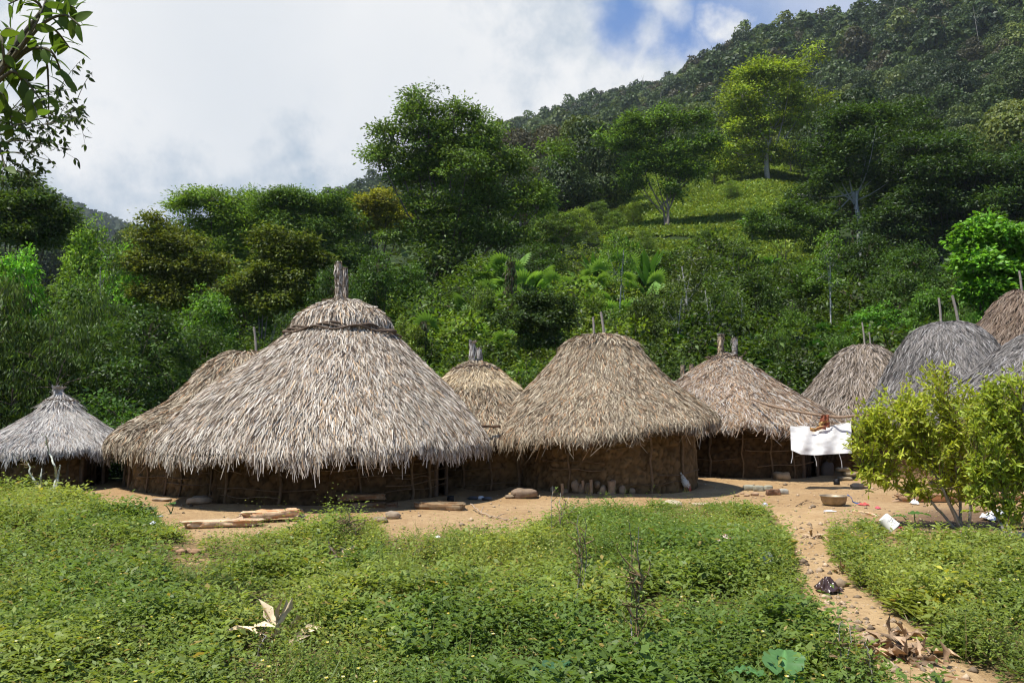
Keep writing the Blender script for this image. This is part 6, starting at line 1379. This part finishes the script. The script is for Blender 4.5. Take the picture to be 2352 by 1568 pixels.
# hanging laundry
def laundry():
    Y = 17.6; root = empty('hanging_sheet', at(1886, 978, Y), 'white rectangular sheet hung out to dry beside the reddish hut', 'sheet'); b = np.array(root.location)
    m, k = 60, 30; S, T = np.meshgrid(np.linspace(0, 1, m), np.linspace(0, 1, k), indexing='ij')
    topv = 978 - 3 * S + 6 * np.exp(-((S - .53) / .2) ** 2) - 8 * np.clip((S - .6) / .4, 0, 1); botv = np.interp(S, [0, .05, .16, .4, .6, 1], [1033, 1036, 1043, 1045, 1043, 1040])
    U = 1815 + (S * (1955 - 1815)) + T * (2 * S + 2 * (1 - S)); Vv = topv + (botv - topv) * T
    fold = .035 * np.sin(S * 17 + T * 2.2) * (.35 + T) + .03 * np.sin((S - .55) * 30 * (1 - .5 * T)) * np.exp(-((S - .55) / .25) ** 2) * (1 - T * .5) + .05 * (fbm(S * 4, T * 4, 3) - .5)
    sag = .10 * np.exp(-((S - .5) / .3) ** 2) * np.sin(T * PI)
    YY = Y + fold * 1.5 - sag + .12 - .5 * T; dx, dy, dz = (U - 1176) / F0, CP - (784 - Vv) / F0 * SP, SP + (784 - Vv) / F0 * CP; t = YY / dy
    V = np.stack([dx * t - b[0], YY - b[1], H0 + dz * t - b[2]], -1)
    i = np.arange(m - 1)[:, None] * k; j = np.arange(k - 1)[None]; F = np.stack([i + j, i + j + 1, i + k + j + 1, i + k + j], -1).reshape(-1, 4)
    mt, n_ = new_mat('sheet_cotton'); c = n_.mix(n_.mrange(n_.noise(n_('ShaderNodeTexCoord').outputs['Object'], 5, 5, .6), .4, .7), (.80, .80, .79), (.70, .69, .65))
    sh_ = n_('ShaderNodeMixShader', {0: .35, 1: n_('ShaderNodeBsdfDiffuse', {0: c}).outputs[0], 2: n_('ShaderNodeBsdfTranslucent', {0: c}).outputs[0]}).outputs[0]; n_('ShaderNodeOutputMaterial', {0: sh_})
    g = G(); g.add(V.reshape(-1, 3), F, (.85, .85, .84)); g.build('cloth', mt, root)
    for u0, v0, u1, v1 in ((1819, 1034, 1817, 1063), (1868, 1045, 1876, 1070), (1926, 1042, 1934, 1074)):
        g = G(); addtube(g, bez(at(u0, v0 - 2, Y - .4) - b, at(u1, v1, Y - .4) - b, (.02, 0, 0), 6), .006, 5, (.7, .7, .68)); g.build('cord', M_CLOTH, root)
    g = G(); P = [at(1740, 972, Y + .9), at(1815, 977, Y + .12), at(1886, 984, Y + .12), at(1955, 966, Y + .12), at(2075, 955, Y)]; c0 = P[0].copy(); addtube(g, np.array(P) - c0, .007, 6, (.4, .34, .26))
    o = g.build('clothesline', M_CLOTH); o.location = tuple(c0); tag(o, 'thin cord on which the white sheet hangs', 'cord')
    g = G(); pp = [(1724, 916, 19.6), (1765, 930, 18.9), (1819, 943, 18.3), (1885, 954, 17.75), (1929, 958, 17.5), (1988, 953, 17.1), (2090, 945, 16.6)]; P = np.array([at(*q) for q in pp]); c0 = P[0].copy()
    t = np.linspace(0, len(P) - 1, 30); PP = np.stack([np.interp(t, range(len(P)), P[:, i]) for i in range(3)], -1) - c0; addtube(g, PP, np.linspace(.022, .036, 30), 8, (.26, .18, .12))
    o = g.build('drying_pole', M_WOOD); o.location = tuple(c0); tag(o, 'long bent pole sloping from the reddish roof into the yellow-green bush', 'pole')
    # garment over the pole
    g = G(); Y = 17.62; m, k = 22, 22; S, T = np.meshgrid(np.linspace(0, 1, m), np.linspace(0, 1, k), indexing='ij')
    U = np.interp(T, [0, .5, 1], [1886, 1879, 1874]) + S * np.interp(T, [0, .5, 1], [17, 24, 30]); Vv = np.interp(T, [0, 1], [952, 984]) + 4 * np.sin(S * 5 + 1) * T
    dx, dy, dz = (U - 1176) / F0, CP - (784 - Vv) / F0 * SP, SP + (784 - Vv) / F0 * CP; t = Y / dy; b = at(1888, 955, Y)
    dep = -.05 + .07 * (fbm(S * 5, T * 5, 8) - .5) * 2
    V = np.stack([dx * t, Y + dep, H0 + dz * t], -1) - b; i = np.arange(m - 1)[:, None] * k; j = np.arange(k - 1)[None]; F = np.stack([i + j, i + j + 1, i + k + j + 1, i + k + j], -1).reshape(-1, 4)
    pat = (noise2(S * 6 + 2, T * 7, 4) > .58) & (T > .45); c = np.where(pat[..., None], np.array([.55, .36, .14]), np.array([.26, .09, .05])); c = c * (.8 + .4 * noise2(S * 9, T * 9, 2))[..., None]; g.add(V.reshape(-1, 3), F, c.reshape(-1, 3))
    U = 1856 + S * 38; Vv = 979 + T * 9 + 3 * np.sin(S * 6); dx, dy, dz = (U - 1176) / F0, CP - (784 - Vv) / F0 * SP, SP + (784 - Vv) / F0 * CP; t = Y / dy
    V = np.stack([dx * t, Y - .09 + .05 * (noise2(S * 7, T * 3, 5) - .5), H0 + dz * t], -1) - b; c = np.where((noise2(S * 9, T * 3, 9) > .5)[..., None], np.array([.52, .33, .13]), np.array([.24, .08, .045])); g.add(V.reshape(-1, 3), F, c.reshape(-1, 3))
    o = g.build('garment', M_CLOTH); o.location = tuple(b); tag(o, 'rust-brown patterned garment slung over the pole above the white sheet', 'garment')
laundry()

def hen():
    Y = 16.25; b = gpt(1577, 1131); b[1] = Y; b[2] = tzf(b[0], Y); root = empty('hen', b, 'white and reddish hen pecking at the foot of the stone-filled mud wall', 'hen')
    L = lambda u, v, d=0: at(u, v, Y + d) - b
    P = [L(1566, 1090, .06), L(1568.5, 1095, .05), L(1571, 1102, .03), L(1574, 1108, .01), L(1577.5, 1113, 0), L(1581, 1116, -.02), L(1583.5, 1119, -.04), L(1584.5, 1123, -.06), L(1584.5, 1126, -.07), L(1583.5, 1128.5, -.08)]
    rad = [.006, .028, .052, .072, .072, .055, .035, .026, .022, .006]; cols = [(.62, .60, .52)] * 5 + [(.50, .36, .22), (.36, .14, .07), (.36, .10, .06), (.40, .06, .05), (.5, .35, .12)]
    t = np.linspace(0, 9, 34); PP = np.stack([np.interp(t, range(10), np.array(P)[:, i]) for i in range(3)], -1)
    for _ in range(2): PP[1:-1] = PP[:-2] * .25 + PP[1:-1] * .5 + PP[2:] * .25
    rr = np.interp(t, range(10), rad); V, F = tube(PP, rr, 16); C = np.repeat(np.stack([np.interp(t, range(10), np.array(cols)[:, i]) for i in range(3)], -1), 16, 0); g = G()
    g.add(V, F, C)
    for sx in (-1, 1):
        h = L(1575.5 + sx * 2.2, 1113); addtube(g, [h, h * [1, 1, .5] + [0, .02, 0], np.array([h[0], h[1] - .01, .012])], [.022, .008, .006], 7, (.60, .38, .10))
        f = np.array([h[0], h[1] - .01, .008])
        for a in (-.5, 0, .5, 3.1): addtube(g, [f, f + .035 * np.array([math.sin(a) , -math.cos(a), 0])], [.005, .002], 5, (.60, .38, .10))
    m = 260; rng = np.random.default_rng(2); tt = rng.uniform(3, 24, m); Q = np.stack([np.interp(tt, range(34), PP[:, i]) for i in range(3)], -1); nn = nrm(rng.normal(size=(m, 3))); Q = Q + nn * np.interp(tt, range(34), rr)[:, None] * .98; ax = nrm(PP[3] - PP[24])
    fc = np.where(rng.random((m, 1)) < .8, np.array([[.64, .62, .55]]), np.array([[.42, .30, .18]])); leaves(g, Q, nn * .25 + ax, nn, .04, .022, fc.astype(np.float32), .1, .1)
    g.build('body', M_CLOTH, root)
    g = G(); m = 12; D = nrm(ax + rng.normal(0, .13, (m, 3))); bigleaves(g, np.tile(PP[3], (m, 1)), D, rdir(rng, m), .10, .03, np.tile([[.58, .55, .46]], (m, 1)), fold=.1); g.build('tail', M_CLOTH, root, smooth=False)
    g = G(); c = PP[-5]; leaves(g, np.tile(c, (5, 1)), np.array([[.9, -.2, .4 - .2 * i] for i in range(5)]), np.tile([0, 1., 0], (5, 1)), .032, .014, (.5, .03, .03)); g.build('comb', M_CLOTH, root)
hen()

# pebbles and crumbs on the yard
def pebbles():
    rng = np.random.default_rng(8); m = 1500; v = rng.uniform(1100, 1245, m); u = rng.uniform(200, 2360, m); k = rng.random(m) < .3; v[k] = rng.uniform(1200, 1568, k.sum()); u[k] = np.interp(v[k], PV, PU) + rng.normal(0, 1, k.sum()) * np.interp(v[k], PV, PW) * .6
    dx, dy, dz = (u - 1176) / F0, CP - (784 - v) / F0 * SP, SP + (784 - v) / F0 * CP; t = -H0 / dz; x, y = dx * t, dy * t
    ok = np.ones(m, bool)
    for q, (cx, cy) in HUT_XY.items(): ok &= np.hypot(x - cx, y - cy) > HUT_RW[q] + .15
    x, y = x[ok], y[ok]; z = tz(x, y); g = G()
    for i in range(len(x)):
        s = rng.exponential(.012) + .008; o = np.array([[1, 0, 0], [0, 1, 0], [-1, 0, 0], [0, -1, 0], [0, 0, .8], [0, 0, -.6]]) * rng.uniform(.6, 1.3, (6, 3)) * s
        g.add(o + [x[i], y[i], z[i] + s * .25], [[0, 1, 4], [1, 2, 4], [2, 3, 4], [3, 0, 4], [1, 0, 5], [2, 1, 5], [3, 2, 5], [0, 3, 5]], np.array([.36, .27, .18]) * rng.uniform(.35, 1.4))
    m = 700; i = rng.integers(0, len(x), m); P = np.stack([x[i] + rng.normal(0, .3, m), y[i] + rng.normal(0, .3, m), 0 * x[i]], -1); P[:, 2] = tz(P[:, 0], P[:, 1]) + .012
    leaves(g, P, rdir(rng, m, 0, .15), nrm(rng.normal(size=(m, 3)) * .3 + [0, 0, 1]), rng.uniform(.02, .07, m), rng.uniform(.006, .02, m), lcol(rng, m, (.20, .14, .08), .5, .3))
    tag(g.build('pebbles', M_STONE, smooth=False), 'pebbles, crumbs of earth and leaf bits strewn over the yard and path', 'pebbles', kind='stuff')
pebbles()

# ------------------------------------------------------------------ air
def haze():
    me = bpy.data.meshes.new('haze'); x, y0, y1, z0, z1 = 2750, -2750, 2750, -20, 470
    me.from_pydata([(-x, y0, z0), (x, y0, z0), (x, y1, z0), (-x, y1, z0), (-x, y0, z1), (x, y0, z1), (x, y1, z1), (-x, y1, z1)], [], [(0, 3, 2, 1), (4, 5, 6, 7), (0, 1, 5, 4), (1, 2, 6, 5), (2, 3, 7, 6), (3, 0, 4, 7)])
    o = bpy.data.objects.new('haze', me); COL.objects.link(o); m = bpy.data.materials.new('haze'); m.use_nodes = True; n = NT(m.node_tree)
    v = n('ShaderNodeVolumePrincipled', {'Color': (.80, .88, 1.0, 1), 'Density': 0.00010, 'Anisotropy': 0.1}); n('ShaderNodeOutputMaterial', {'Volume': v.outputs[0]}); me.materials.append(m)
    tag(o, 'thin bluish air over the valley', 'haze', kind='stuff')
haze()
